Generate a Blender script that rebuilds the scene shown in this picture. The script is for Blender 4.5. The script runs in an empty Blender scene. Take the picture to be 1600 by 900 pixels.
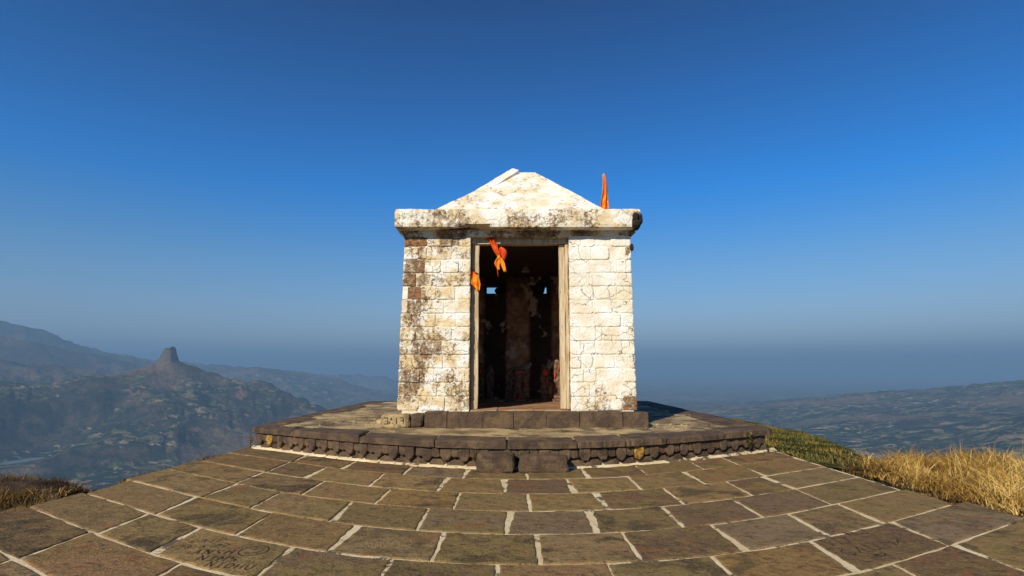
import bpy, bmesh, math, random
import numpy as np
from mathutils import Vector, Matrix
R = math.radians
random.seed(7)
rng = np.random.default_rng(11)
scn = bpy.context.scene
col = scn.collection

# ------------------------------------------------------------------ camera, world, sun, exposure
H = 1.15
SUN_EL, SUN_AZ = 31.0, 29.0          # light travels towards +y, drifting to +x by SUN_AZ
cam_d = bpy.data.cameras.new('camera'); cam = bpy.data.objects.new('camera', cam_d); col.objects.link(cam)
cam_d.sensor_width = 36.0; cam_d.lens = 36.0 * 880 / 1600
cam_d.clip_start = 0.05; cam_d.clip_end = 200000
cam.location = (0, 0, H); cam.rotation_euler = (R(90) + math.atan(128 / 880), 0, 0)
scn.camera = cam
scn.view_settings.view_transform = 'Standard'; scn.view_settings.look = 'None'
scn.view_settings.gamma = 1.0; scn.view_settings.exposure = 0.42

world = bpy.data.worlds.new('World'); scn.world = world; world.use_nodes = True
wn = world.node_tree; wn.nodes.clear()
w_out = wn.nodes.new('ShaderNodeOutputWorld'); w_bg = wn.nodes.new('ShaderNodeBackground')
sky = wn.nodes.new('ShaderNodeTexSky'); sky.sky_type = 'NISHITA'; sky.sun_disc = False
sky.sun_elevation = R(SUN_EL); sky.sun_rotation = R(180 + SUN_AZ)
sky.altitude = 1200; sky.air_density = 1.0; sky.dust_density = 0.6; sky.ozone_density = 3.0
hs = wn.nodes.new('ShaderNodeHueSaturation'); hs.inputs['Saturation'].default_value = 1.25
hs.inputs['Value'].default_value = 1.0
tint = wn.nodes.new('ShaderNodeMix'); tint.data_type = 'RGBA'; tint.blend_type = 'MULTIPLY'; tint.inputs[0].default_value = 1
tc = wn.nodes.new('ShaderNodeTexCoord'); sx = wn.nodes.new('ShaderNodeSeparateXYZ'); er = wn.nodes.new('ShaderNodeValToRGB')
wn.links.new(tc.outputs['Generated'], sx.inputs[0]); wn.links.new(sx.outputs[2], er.inputs[0])
for _ in range(3): er.color_ramp.elements.new(.5)
for _e, (_p, _c) in zip(er.color_ramp.elements, [(0.0, (.95, .84, .82)), (.10, (1.0, .88, .86)), (.18, (.72, .88, .94)), (.30, (.0, .80, 1.20)), (.62, (.0, .30, .52))]): _e.position = _p; _e.color = (*_c, 1)
wn.links.new(er.outputs[0], tint.inputs[7])
wn.links.new(sky.outputs[0], hs.inputs['Color']); wn.links.new(hs.outputs[0], tint.inputs[6])
wn.links.new(tint.outputs[2], w_bg.inputs[0]); w_bg.inputs[1].default_value = 0.10
wn.links.new(w_bg.outputs[0], w_out.inputs[0])

sun_d = bpy.data.lights.new('sun', 'SUN'); sun = bpy.data.objects.new('sun', sun_d); col.objects.link(sun)
sun_d.energy = 5.0; sun_d.angle = R(0.5); sun_d.color = (1.0, 0.91, 0.76)
ldir = Vector((math.sin(R(SUN_AZ)) * math.cos(R(SUN_EL)), math.cos(R(SUN_AZ)) * math.cos(R(SUN_EL)), -math.sin(R(SUN_EL))))
sun.rotation_euler = ldir.to_track_quat('-Z', 'Y').to_euler(); sun.location = (-6, -8, 12)

# ------------------------------------------------------------------ helpers
def link(name, me, mat=None, parent=None, loc=None, rot=None):
    o = bpy.data.objects.new(name, me); col.objects.link(o)
    if mat is not None and me is not None and not me.materials: me.materials.append(mat)
    if parent is not None: o.parent = parent
    if loc is not None: o.location = loc
    if rot is not None: o.rotation_euler = rot
    return o
def mesh(name, vs, fs, smooth=False):
    me = bpy.data.meshes.new(name); me.from_pydata([tuple(v) for v in vs], [], fs); me.update()
    if smooth: me.polygons.foreach_set('use_smooth', [True] * len(me.polygons))
    return me
def tag(o, label=None, cat=None, group=None, kind=None):
    if label: o['label'] = label
    if cat: o['category'] = cat
    if group: o['group'] = group
    if kind: o['kind'] = kind
    return o
def empty(name, loc=(0, 0, 0)):
    o = bpy.data.objects.new(name, None); col.objects.link(o); o.location = loc; o.empty_display_size = 0.2
    return o
def fixn(me):
    bm = bmesh.new(); bm.from_mesh(me); bmesh.ops.recalc_face_normals(bm, faces=bm.faces); bm.to_mesh(me); bm.free(); return me

def area2(P): return sum(P[i][0] * P[(i + 1) % len(P)][1] - P[(i + 1) % len(P)][0] * P[i][1] for i in range(len(P)))
def inset(P, d):
    n = len(P); out = []
    for i in range(n):
        a, b, c = P[i - 1], P[i], P[(i + 1) % n]
        e1 = (b[0] - a[0], b[1] - a[1]); e2 = (c[0] - b[0], c[1] - b[1])
        l1 = math.hypot(*e1) or 1e-9; l2 = math.hypot(*e2) or 1e-9
        nx = -e1[1] / l1 - e2[1] / l2; ny = e1[0] / l1 + e2[0] / l2
        l = math.hypot(nx, ny) or 1e-9
        k = d / max(0.5, l / 2)
        out.append((b[0] + nx / l * k, b[1] + ny / l * k))
    return out
def rough_line(pts, step, jit, rnd):
    """polyline resampled with small irregularities (end points kept out)"""
    out = []
    for (a, b) in zip(pts[:-1], pts[1:]):
        n = max(1, int(math.hypot(b[0] - a[0], b[1] - a[1]) / step))
        for k in range(n):
            t = k / n
            out.append((a[0] + (b[0] - a[0]) * t + rnd.uniform(-jit, jit), a[1] + (b[1] - a[1]) * t + rnd.uniform(-jit, jit)))
    return out
def rough_poly(corners, step, jit, chip, rnd):
    """closed polygon with rough edges; corners nicked by up to chip"""
    n = len(corners); pts = []
    for i in range(n):
        a, b, c = corners[i - 1], corners[i], corners[(i + 1) % n]
        r = chip * rnd.uniform(0.3, 1.0)
        l1 = math.hypot(a[0] - b[0], a[1] - b[1]); l2 = math.hypot(c[0] - b[0], c[1] - b[1])
        pts.append((b[0] + (a[0] - b[0]) / l1 * min(r, l1 * .3), b[1] + (a[1] - b[1]) / l1 * min(r, l1 * .3)))
        pts.append((b[0] + (c[0] - b[0]) / l2 * min(r, l2 * .3), b[1] + (c[1] - b[1]) / l2 * min(r, l2 * .3)))
    out = []
    for i in range(0, 2 * n, 2):
        out.append(pts[i])
        out += rough_line([pts[i + 1], pts[(i + 2) % (2 * n)]], step, jit, rnd)
    return out
def slab_mesh(P, t, bevel, f, name='slab', rnd=None, lift=0.0, tilt=(0, 0)):
    """P outline (ccw) in (u,v); f maps (u,v,w) to xyz; top at w=0+lift, bottom at w=-t"""
    if area2(P) < 0: P = P[::-1]
    n = len(P); Q = inset(P, bevel)
    cx = sum(p[0] for p in P) / n; cy = sum(p[1] for p in P) / n
    tw = lambda p: lift + (p[0] - cx) * tilt[0] + (p[1] - cy) * tilt[1]
    Q2 = inset(P, bevel * 2.6)
    vs = [f(p[0], p[1], tw(p)) for p in Q2] + [f(p[0], p[1], tw(p) - bevel * .35) for p in Q] + \
         [f(p[0], p[1], tw(p) - bevel * 1.3) for p in P] + [f(p[0], p[1], -t) for p in P]
    fs = [list(range(n))]
    for k in range(3):
        for i in range(n):
            j = (i + 1) % n
            fs.append([k * n + i, k * n + n + i, k * n + n + j, k * n + j][::-1])
    fs.append(list(range(3 * n, 4 * n))[::-1])
    return fixn(mesh(name, vs, fs))
def box_mesh(x0, x1, y0, y1, z0, z1, name='box', bevel=0.0, jit=0.0, cuts=0):
    bm = bmesh.new(); bmesh.ops.create_cube(bm, size=1)
    for v in bm.verts: v.co = Vector(((x0 + x1) / 2 + v.co.x * (x1 - x0), (y0 + y1) / 2 + v.co.y * (y1 - y0), (z0 + z1) / 2 + v.co.z * (z1 - z0)))
    if cuts: bmesh.ops.subdivide_edges(bm, edges=bm.edges[:], cuts=cuts, use_grid_fill=True)
    if bevel: bmesh.ops.bevel(bm, geom=[e for e in bm.edges if len(e.link_faces) == 2 and e.calc_face_angle(0) > .5], offset=bevel, segments=2, affect='EDGES', profile=.6)
    if jit:
        for v in bm.verts: v.co += Vector((random.uniform(-jit, jit), random.uniform(-jit, jit), random.uniform(-jit, jit)))
    me = bpy.data.meshes.new(name); bm.to_mesh(me); bm.free(); return me
from mathutils import noise as mn
def rock_mesh(sx, sy, sz, seed, amp=0.12, name='rock', cuts=4, sq=4.0, fine=.03):
    """rough squarish boulder standing on z=0 around the origin"""
    bm = bmesh.new(); bmesh.ops.create_cube(bm, size=2)
    bmesh.ops.subdivide_edges(bm, edges=bm.edges[:], cuts=cuts, use_grid_fill=True)
    off = Vector((seed * 7.3, seed * 3.1, seed * 1.7))
    for v in bm.verts:
        c = v.co; l = (abs(c.x) ** sq + abs(c.y) ** sq + abs(c.z) ** sq) ** (1 / sq); c = c / l
        d = 1 + amp * (mn.noise(c * 1.3 + off) * 1.6 + mn.noise(c * 3.1 + off) * .7) + fine * mn.noise(c * 9 + off)
        c = c * d
        v.co = Vector((c.x * sx / 2, c.y * sy / 2, max(0, (c.z + 1) * sz / 2)))
    me = bpy.data.meshes.new(name); bm.to_mesh(me); bm.free(); return me
def tube(path, rad, seg=8, name='tube', cap=True):
    vs = []; fs = []; n = len(path)
    for i, p in enumerate(path):
        p = Vector(p); d = (Vector(path[min(i + 1, n - 1)]) - Vector(path[max(i - 1, 0)])).normalized()
        a = d.orthogonal().normalized(); b = d.cross(a)
        r = rad[i] if isinstance(rad, (list, tuple)) else rad
        for k in range(seg):
            t = 2 * math.pi * k / seg; vs.append(p + a * math.cos(t) * r + b * math.sin(t) * r)
    for i in range(n - 1):
        for k in range(seg):
            fs.append([i * seg + k, i * seg + (k + 1) % seg, (i + 1) * seg + (k + 1) % seg, (i + 1) * seg + k])
    if cap: fs.append(list(range(seg))[::-1]); fs.append([(n - 1) * seg + k for k in range(seg)])
    return fixn(mesh(name, vs, fs, True))
def lathe(prof, seg=20, name='lathe'):
    vs = []; fs = []; n = len(prof)
    for r, z in prof:
        for k in range(seg):
            t = 2 * math.pi * k / seg; vs.append((r * math.cos(t), r * math.sin(t), z))
    for i in range(n - 1):
        for k in range(seg): fs.append([i * seg + k, i * seg + (k + 1) % seg, (i + 1) * seg + (k + 1) % seg, (i + 1) * seg + k])
    return fixn(mesh(name, vs, fs, True))

# ------------------------------------------------------------------ materials
class NT:
    def __init__(s, name):
        s.m = bpy.data.materials.new(name); s.m.use_nodes = True; s.t = s.m.node_tree; s.t.nodes.clear()
        s.out = s.t.nodes.new('ShaderNodeOutputMaterial'); s.b = s.t.nodes.new('ShaderNodeBsdfPrincipled')
        s.t.links.new(s.b.outputs[0], s.out.inputs[0]); s.b.inputs['Roughness'].default_value = .85
        s.b.inputs['Specular IOR Level'].default_value = .25
        s.geo = s.t.nodes.new('ShaderNodeNewGeometry'); s.pos = s.geo.outputs['Position']
    def n(s, ty, **kw):
        x = s.t.nodes.new(ty)
        for k, v in kw.items(): setattr(x, k, v)
        return x
    def l(s, a, b): s.t.links.new(a, b)
    def mapv(s, scale=(1, 1, 1), src=None, loc=(0, 0, 0)):
        m = s.n('ShaderNodeMapping'); s.l(src or s.pos, m.inputs[0]); m.inputs['Scale'].default_value = scale; m.inputs['Location'].default_value = loc
        return m.outputs[0]
    def noise(s, scale, detail=4, rough=.55, vec=None, dist=0):
        x = s.n('ShaderNodeTexNoise'); s.l(vec or s.pos, x.inputs['Vector'])
        x.inputs['Scale'].default_value = scale; x.inputs['Detail'].default_value = detail; x.inputs['Roughness'].default_value = rough; x.inputs['Distortion'].default_value = dist
        return x.outputs['Fac']
    def voro(s, scale, feature='F1', vec=None, out='Distance', rnd=1.0):
        x = s.n('ShaderNodeTexVoronoi', feature=feature); s.l(vec or s.pos, x.inputs['Vector']); x.inputs['Scale'].default_value = scale
        x.inputs['Randomness'].default_value = rnd
        return x.outputs[out]
    def step(s, v, lo, hi, a=0.0, b=1.0):
        x = s.n('ShaderNodeMapRange'); x.interpolation_type = 'SMOOTHSTEP'
        s.l(v, x.inputs[0])
        for i, q in ((1, lo), (2, hi), (3, a), (4, b)):
            if hasattr(q, 'links'): s.l(q, x.inputs[i])
            else: x.inputs[i].default_value = q
        return x.outputs[0]
    def mth(s, op, a, b=None):
        x = s.n('ShaderNodeMath', operation=op)
        for i, q in ((0, a), (1, b)):
            if q is None: continue
            if hasattr(q, 'links'): s.l(q, x.inputs[i])
            else: x.inputs[i].default_value = q
        return x.outputs[0]
    def mix(s, fac, a, b, blend='MIX'):
        x = s.n('ShaderNodeMix', data_type='RGBA', blend_type=blend)
        for i, q in ((0, fac), (6, a), (7, b)):
            if hasattr(q, 'links'): s.l(q, x.inputs[i])
            elif i == 0: x.inputs[0].default_value = q
            else: x.inputs[i].default_value = (*q, 1)
        return x.outputs[2]
    def ramp(s, v, stops):
        x = s.n('ShaderNodeValToRGB'); e = x.color_ramp.elements
        while len(e) < len(stops): e.new(.5)
        for k, (p, c) in enumerate(stops): e[k].position = p; e[k].color = (*c, 1)
        s.l(v, x.inputs[0]); return x.outputs[0]
    def rnd(s): return s.n('ShaderNodeObjectInfo').outputs['Random']
    def attr(s, name, ty='OBJECT', out='Fac'):
        x = s.n('ShaderNodeAttribute'); x.attribute_type = ty; x.attribute_name = name; return x.outputs[out]
    def color(s, c): 
        if hasattr(c, 'links'): s.l(c, s.b.inputs['Base Color'])
        else: s.b.inputs['Base Color'].default_value = (*c, 1)
    def bump(s, h, strength=.5, dist=.01, prev=None):
        x = s.n('ShaderNodeBump'); s.l(h, x.inputs['Height']); x.inputs['Strength'].default_value = strength; x.inputs['Distance'].default_value = dist
        if prev is not None: s.l(prev, x.inputs['Normal'])
        s.l(x.outputs[0], s.b.inputs['Normal']); return x.outputs[0]

def m_paving():
    s = NT('basalt_paving'); r = s.rnd()
    base = s.ramp(r, [(0, (.190, .100, .048)), (.16, (.345, .200, .068)), (.32, (.180, .108, .060)), (.46, (.380, .235, .082)), (.60, (.260, .178, .098)), (.72, (.175, .094, .050)), (.86, (.270, .190, .068)), (1, (.320, .180, .080))])
    o = s.n('ShaderNodeVectorMath', operation='ADD'); s.l(s.pos, o.inputs[0])
    cb = s.n('ShaderNodeCombineXYZ'); s.l(s.mth('MULTIPLY', r, 40.0), cb.inputs[2]); s.l(cb.outputs[0], o.inputs[1]); v = o.outputs[0]
    base = s.mix(s.attr('pale'), base, (.34, .22, .085))
    r2 = s.mth('FRACT', s.mth('MULTIPLY', r, 37.7)); r3 = s.mth('FRACT', s.mth('MULTIPLY', r, 91.3))
    c = s.mix(s.mth('MULTIPLY', s.step(s.noise(2.2, 5, .6, v, .8), .44, .60), r2), base, (.25, .175, .055))          # ochre lichen clouds
    c = s.mix(s.mth('MULTIPLY', s.step(s.noise(3.1, 5, .65, s.mapv((1, 1, 1), v, (7, 3, 0)), .6), .48, .62, 0, .9), r3), c, (.062, .046, .026))   # olive dark clouds
    c = s.mix(s.step(s.noise(2.7, 4, .6, s.mapv((1, 1, 1), v, (17, 13, 0)), 1), .58, .68, 0, .7), c, (.27, .115, .045))    # rusty blush
    c = s.mix(s.step(s.noise(13, 8, .8, s.mapv((1, 1.5, 1), v), .6), .50, .62, 0, .75), c, (.045, .030, .018))
    c = s.mix(s.step(s.noise(48, 5, .7, s.mapv((1, 1, 1), v, (3, 9, 0))), .54, .64, 0, .6), c, (.34, .25, .12))
    sp = s.step(s.voro(3.3, vec=s.mapv((1, 1.9, 1), v)), .03, .085, .85, 0)
    spm = s.mth('MULTIPLY', sp, s.step(s.noise(5, 2, .5, v), .5, .6))
    c = s.mix(spm, c, (.035, .022, .016))                                                     # small dark spills
    c = s.mix(s.step(s.noise(120, 3, .8, v), .35, .75, 0, .5), c, (.07, .05, .03), 'MIX')
    s.color(c); s.b.inputs['Roughness'].default_value = .9; s.b.inputs['Specular IOR Level'].default_value = .12
    h = s.mth('ADD', s.mth('MULTIPLY', s.noise(9, 6, .65, v), 1.0), s.mth('MULTIPLY', s.noise(60, 5, .7, v), .35))
    s.bump(h, 1.0, .030); return s.m
def m_mortar():
    s = NT('lime_mortar')
    c = s.mix(s.step(s.noise(3, 5, .6), .35, .7), (.62, .48, .27), (.76, .64, .42))
    c = s.mix(s.step(s.noise(28, 5, .7), .58, .66, 0, .8), c, (.20, .14, .075))
    c = s.mix(s.step(s.noise(2.6, 6, .75, s.mapv(loc=(5, 5, 5)), .5), .54, .59, 0, .92), c, (.085, .056, .032))
    s.color(c); s.bump(s.noise(45, 5, .7), .8, .012); return s.m
def m_dark(name='plinth_basalt', base=(.070, .045, .029), hi=(.19, .125, .068), lich=.5, attr=False):
    s = NT(name); r = s.rnd()
    c = s.mix(s.step(s.noise(4, 5, .6, dist=.5), .38, .68), base, hi)
    c = s.mix(s.mth('MULTIPLY', r, .35), c, (.11, .07, .05))
    c = s.mix(s.step(s.noise(30, 6, .75), .60, .74, 0, lich), c, (.32, .26, .17))
    c = s.mix(s.step(s.noise(5.2, 5, .7, s.mapv(loc=(9, 2, 1)), .7), .66, .74, 0, .6), c, (.24, .17, .055))
    s.color(c); s.bump(s.mth('ADD', s.noise(14, 6, .7), s.mth('MULTIPLY', s.noise(70, 4, .7), .4)), 1.0, .045); return s.m
def m_lichen():
    s = NT('orange_lichen_stone'); c = s.mix(s.step(s.noise(26, 5, .7), .42, .6), (.42, .23, .03), (.10, .075, .04))
    s.color(c); s.bump(s.noise(30, 5, .7), .8, .01); return s.m
def m_top():
    s = NT('plinth_top_earth')
    c = s.mix(s.step(s.noise(1.5, 5, .6, dist=.8), .40, .60), (.17, .115, .06), (.46, .34, .17))
    c = s.mix(s.step(s.noise(1.9, 5, .65, s.mapv(loc=(3, 8, 0)), 1), .54, .62, 0, .85), c, (.075, .052, .035))
    c = s.mix(s.step(s.noise(22, 6, .75), .52, .68, 0, .6), c, (.10, .068, .04))
    c = s.mix(s.step(s.noise(31, 5, .7, s.mapv(loc=(8, 8, 0))), .66, .72, 0, .7), c, (.66, .58, .42))
    s.color(c); s.bump(s.mth('ADD', s.noise(7, 6, .7), s.mth('MULTIPLY', s.noise(55, 4, .7), .3)), .9, .035); return s.m
def m_white(name='whitewash', wearbias=0.0, plain=False):
    s = NT(name)
    w = s.attr('wear'); r = s.rnd()
    w = s.mth('ADD', w, wearbias)
    z = s.n('ShaderNodeSeparateXYZ'); s.l(s.pos, z.inputs[0])
    low = s.step(z.outputs[2], .45, 1.35, .20, 0.0)                       # rising damp along the foot of the walls
    w2 = s.mth('MULTIPLY', s.mth('ADD', w, low), s.mth('MULTIPLY', s.step(s.noise(1.5, 4, .6, s.mapv(loc=(1, 5, 2))), .36, .62, .55, 1.2), s.step(s.noise(4.5, 4, .6, s.mapv((1, 1, .22), loc=(6, 2, 2))), .34, .62, .72, 1.22)))
    c = s.mix(s.step(s.noise(2.4, 5, .6), .38, .66), (.87, .85, .79), (.82, .76, .61))
    c = s.mix(s.mth('MULTIPLY', s.step(s.noise(3.7, 4, .6, s.mapv(loc=(4, 4, 4))), .40, .62), s.mth('ADD', .25, w)), c, (.70, .53, .28))
    # thin plaster stains, speckle, exposed stone; amount follows wear
    t1 = s.mth('SUBTRACT', .70, s.mth('MULTIPLY', w2, .34))
    f1 = s.step(s.noise(15, 9, .8, dist=.5), t1, s.mth('ADD', t1, .07), 0, .9)
    c = s.mix(f1, c, s.mix(s.step(s.noise(17, 6, .75), .38, .62), (.11, .068, .036), (.46, .31, .15)))
    t2 = s.mth('SUBTRACT', .76, s.mth('MULTIPLY', w2, .235))
    f2 = s.step(s.noise(9.5, 9, .78, s.mapv(loc=(2, 6, 1)), .4), t2, s.mth('ADD', t2, .035), 0, .92)
    c = s.mix(f2, c, s.mix(s.noise(20, 5, .7), (.14, .06, .022), (.46, .21, .085)))
    t3 = s.mth('SUBTRACT', .675, s.mth('MULTIPLY', s.mth('MINIMUM', w2, .62), .20))
    f3 = s.step(s.noise(30, 7, .85, s.mapv(loc=(1, 1, 3))), t3, s.mth('ADD', t3, .04), 0, .9)
    c = s.mix(f3, c, (.05, .035, .022))
    # hairline cracks
    dv = s.n('ShaderNodeVectorMath', operation='ADD'); nn = s.n('ShaderNodeTexNoise'); nn.inputs['Scale'].default_value = 7; nn.inputs['Detail'].default_value = 5; s.l(s.pos, nn.inputs['Vector'])
    sc = s.n('ShaderNodeVectorMath', operation='SCALE'); s.l(nn.outputs['Color'], sc.inputs[0]); sc.inputs['Scale'].default_value = .22
    s.l(s.pos, dv.inputs[0]); s.l(sc.outputs[0], dv.inputs[1])
    ck = s.step(s.voro(3.4, 'DISTANCE_TO_EDGE', dv.outputs[0]), .0, .014, 1, 0)
    ckm = s.mth('MULTIPLY', ck, s.step(s.noise(2.2, 4), .46, .56, 0, .8))
    c = s.mix(ckm, c, (.12, .08, .045))
    s.color(c); s.b.inputs['Roughness'].default_value = .9
    h = s.mth('SUBTRACT', s.mth('ADD', s.noise(10, 6, .7), s.mth('MULTIPLY', s.noise(60, 5, .75), .3)), s.mth('ADD', s.mth('MULTIPLY', f2, .35), s.mth('MULTIPLY', ckm, .5)))
    s.bump(h, .9, .035); return s.m
def m_wood():
    s = NT('painted_timber_frame')
    v = s.mapv((14, 14, 1.2))
    c = s.mix(s.step(s.noise(2.2, 5, .65, v), .35, .65), (.60, .50, .33), (.42, .29, .15))
    c = s.mix(s.step(s.noise(3.1, 6, .7, s.mapv((16, 16, 1.5), loc=(3, 3, 3))), .55, .66, 0, .8), c, (.16, .075, .035))
    c = s.mix(s.step(s.noise(24, 5, .7), .60, .7, 0, .6), c, (.66, .60, .46))
    s.color(c); s.bump(s.noise(3, 6, .7, v), .8, .012); return s.m
def m_inner():
    s = NT('banded_inner_plaster')
    sp = s.n('ShaderNodeSeparateXYZ'); s.l(s.pos, sp.inputs[0])
    c = s.mix(s.step(s.noise(3.3, 6, .7, dist=.5), .38, .66), (.20, .11, .065), (.52, .33, .18))
    # two darker vertical bands in line with the air holes
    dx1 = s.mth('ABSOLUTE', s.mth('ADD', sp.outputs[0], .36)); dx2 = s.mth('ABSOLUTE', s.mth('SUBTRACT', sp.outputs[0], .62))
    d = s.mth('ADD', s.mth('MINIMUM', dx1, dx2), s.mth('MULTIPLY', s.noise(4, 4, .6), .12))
    dark_bands = s.step(d, .26, .36, .92, 0)
    c = s.mix(dark_bands, c, (.022, .017, .014))
    c = s.mix(s.step(sp.outputs[2], 2.5, 3.3, 0, .8), c, (.03, .018, .016))  # darker towards the top
    c = s.mix(s.step(s.noise(3.0, 5, .6, s.mapv((1, 1, .8), loc=(.6, 0, .4))), .56, .64, 0, .85), c, (.62, .52, .40))
    s.color(c); s.bump(s.noise(12, 6, .7), .8, .02); return s.m
def m_floor():
    s = NT('shrine_floor'); c = s.mix(s.step(s.noise(3, 5, .6), .4, .62), (.26, .12, .06), (.36, .25, .14))
    c = s.mix(s.step(s.noise(6, 5, .6, s.mapv(loc=(4, 1, 0))), .58, .63, 0, .9), c, (.38, .11, .025))
    s.color(c); s.bump(s.noise(20, 5, .7), .6, .01); return s.m
def m_cloth(name, a, b):
    s = NT(name); c = s.mix(s.step(s.noise(9, 4, .6), .4, .62), a, b); s.color(c)
    s.b.inputs['Roughness'].default_value = .7; s.bump(s.noise(180, 2, .5), .2, .002)
    tr = s.n('ShaderNodeBsdfTranslucent'); s.l(c, tr.inputs[0]); mx = s.n('ShaderNodeMixShader'); mx.inputs[0].default_value = .3
    s.l(s.b.outputs[0], mx.inputs[1]); s.l(tr.outputs[0], mx.inputs[2]); s.l(mx.outputs[0], s.out.inputs[0]); return s.m
def m_simple(name, a, b, sc=10, rough=.85, bs=.01):
    s = NT(name); s.color(s.mix(s.step(s.noise(sc, 5, .65), .38, .64), a, b)); s.b.inputs['Roughness'].default_value = rough
    s.bump(s.noise(sc * 3, 5, .7), .7, bs); return s.m
def m_grass(name, a, b, c3):
    s = NT(name); v = s.attr('tint', 'GEOMETRY'); c = s.ramp(v, [(0, a), (.5, b), (1, c3)]); s.color(c); s.b.inputs['Roughness'].default_value = .7
    tr = s.n('ShaderNodeBsdfTranslucent'); s.l(c, tr.inputs[0]); mx = s.n('ShaderNodeMixShader'); mx.inputs[0].default_value = .25
    s.l(s.b.outputs[0], mx.inputs[1]); s.l(tr.outputs[0], mx.inputs[2]); s.l(mx.outputs[0], s.out.inputs[0]); return s.m
def m_terrain():
    s = NT('terrain_land')
    sp = s.n('ShaderNodeSeparateXYZ'); s.l(s.geo.outputs['Normal'], sp.inputs[0]); nz = sp.outputs[2]
    pz = s.n('ShaderNodeSeparateXYZ'); s.l(s.pos, pz.inputs[0])
    km = s.mapv((.001, .001, 0.001))
    flat = s.step(nz, .84, .95)
    # warped field mosaic
    wn_ = s.n('ShaderNodeTexNoise'); s.l(km, wn_.inputs['Vector']); wn_.inputs['Scale'].default_value = 3; wn_.inputs['Detail'].default_value = 4
    sc = s.n('ShaderNodeVectorMath', operation='SCALE'); s.l(wn_.outputs['Color'], sc.inputs[0]); sc.inputs['Scale'].default_value = .30
    ad = s.n('ShaderNodeVectorMath', operation='ADD'); s.l(km, ad.inputs[0]); s.l(sc.outputs[0], ad.inputs[1]); wv = ad.outputs[0]
    def cells(scale, mp):
        x = s.n('ShaderNodeTexVoronoi'); x.distance = 'CHEBYCHEV'; s.l(s.mapv(mp, wv), x.inputs['Vector']); x.inputs['Scale'].default_value = scale
        q = s.n('ShaderNodeSeparateColor'); s.l(x.outputs['Color'], q.inputs[0]); return q.outputs[0], q.outputs[1]
    a1, b1 = cells(13, (1, 1.6, 0)); a2, b2 = cells(29, (1, 1.4, 0))
    f = s.ramp(a1, [(0, (.030, .042, .020)), (.34, (.045, .052, .026)), (.45, (.11, .16, .05)), (.62, (.17, .17, .07)), (.80, (.32, .23, .12)), (1, (.48, .38, .24))])
    g = s.ramp(a2, [(0, (.024, .034, .018)), (.42, (.05, .058, .028)), (.60, (.10, .13, .045)), (.80, (.20, .15, .08)), (1, (.50, .41, .27))])
    c = s.mix(s.step(s.noise(2.2, 3, .5, km), .42, .55), f, g)
    # scrub and tree cover in irregular masses over the fields
    tr = s.step(s.noise(9, 8, .75, km, .4), .495, .55)
    c = s.mix(tr, c, s.mix(s.noise(60, 4, .7, km), (.016, .024, .014), (.050, .058, .028)))
    # dry rock and scrub slopes
    sl = s.mix(s.step(s.noise(9, 7, .7, km, .3), .42, .60), (.035, .038, .024), (.115, .088, .055))
    sl = s.mix(s.step(s.noise(3.3, 5, .6, s.mapv((1, 1, 2), km, (5, 1, 2))), .60, .66, 0, .9), sl, (.30, .19, .115))
    c = s.mix(flat, sl, c)
    c = s.mix(s.step(pz.outputs[2], -60, -8, 0, 1), c, s.mix(s.step(s.noise(.8, 6, .7), .4, .62), (.10, .075, .028), (.055, .05, .02)))
    c = s.mix(s.mth('MULTIPLY', s.step(s.noise(1.15, 6, .65, s.mapv((1, 1, 0), km, (2.2, 7.1, 0))), .50, .60), .62), c, s.mix(s.noise(14, 6, .7, km), (.09, .058, .034), (.42, .28, .17)))
    dots = s.mth('MULTIPLY', s.step(s.voro(70, vec=km), .22, .34, 1, 0), s.step(s.noise(5, 4, .6, s.mapv((1, 1, 1), km, (3, 3, 0))), .44, .52))
    c = s.mix(s.mth('MULTIPLY', dots, .8), c, (.018, .028, .014))
    c = s.mix(s.mth('MULTIPLY', s.step(s.noise(38, 6, .8, km), .48, .60), .45), c, (.020, .028, .016))
    s.color(c); s.b.inputs['Roughness'].default_value = 1; s.b.inputs['Specular IOR Level'].default_value = 0
    s.bump(s.noise(24, 8, .75, km), 1.0, 34.0)
    return s.m
MP, MM, MD, MT = m_paving(), m_mortar(), m_dark(), m_top()
MDD = m_dark('near_black_stone', (.016, .011, .009), (.045, .032, .024), .15)
MSTEP = m_dark('step_basalt', (.085, .056, .036), (.18, .115, .062), .8)
ML, MW, MWD = m_lichen(), m_white(), m_wood()
MI, MF = m_inner(), m_floor()
MORANGE = m_cloth('saffron_cloth', (.88, .16, .008), (1.0, .42, .025))
MRED = m_cloth('deep_orange_cloth', (.62, .05, .008), (.85, .13, .01))
MYEL = m_cloth('yellow_orange_cloth', (.95, .38, .02), (.90, .24, .01))
MCARV = m_simple('dark_groove', (.018, .012, .008), (.035, .022, .014), 30)
MCARV2 = m_simple('weathered_groove', (.030, .019, .012), (.050, .033, .02), 30)
MIDOL = m_simple('idol_stone', (.07, .045, .03), (.27, .15, .09), 16)
MSIN = m_simple('vermilion_paste', (.70, .07, .025), (.30, .04, .02), 30, .7)
MBELL = m_simple('pale_metal', (.55, .50, .42), (.30, .26, .2), 25, .5)
MGG = m_grass('dry_golden_grass', (.16, .07, .014), (.56, .32, .06), (.84, .62, .22))
MGD = m_grass('brown_scrub', (.030, .018, .010), (.10, .055, .02), (.40, .25, .06))
MGR = m_grass('green_hill_grass', (.026, .036, .009), (.075, .085, .018), (.36, .24, .06))
MLEAF = m_grass('small_leaves', (.10, .14, .02), (.22, .24, .04), (.40, .30, .05))
MTER = m_terrain()
MSOIL = m_simple('dark_soil', (.030, .018, .012), (.10, .062, .035), 6, .95, .03)
MWATER = NT('still_water'); MWATER.color((.16, .20, .24)); MWATER.b.inputs['Roughness'].default_value = .25; MWATER = MWATER.m

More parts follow.
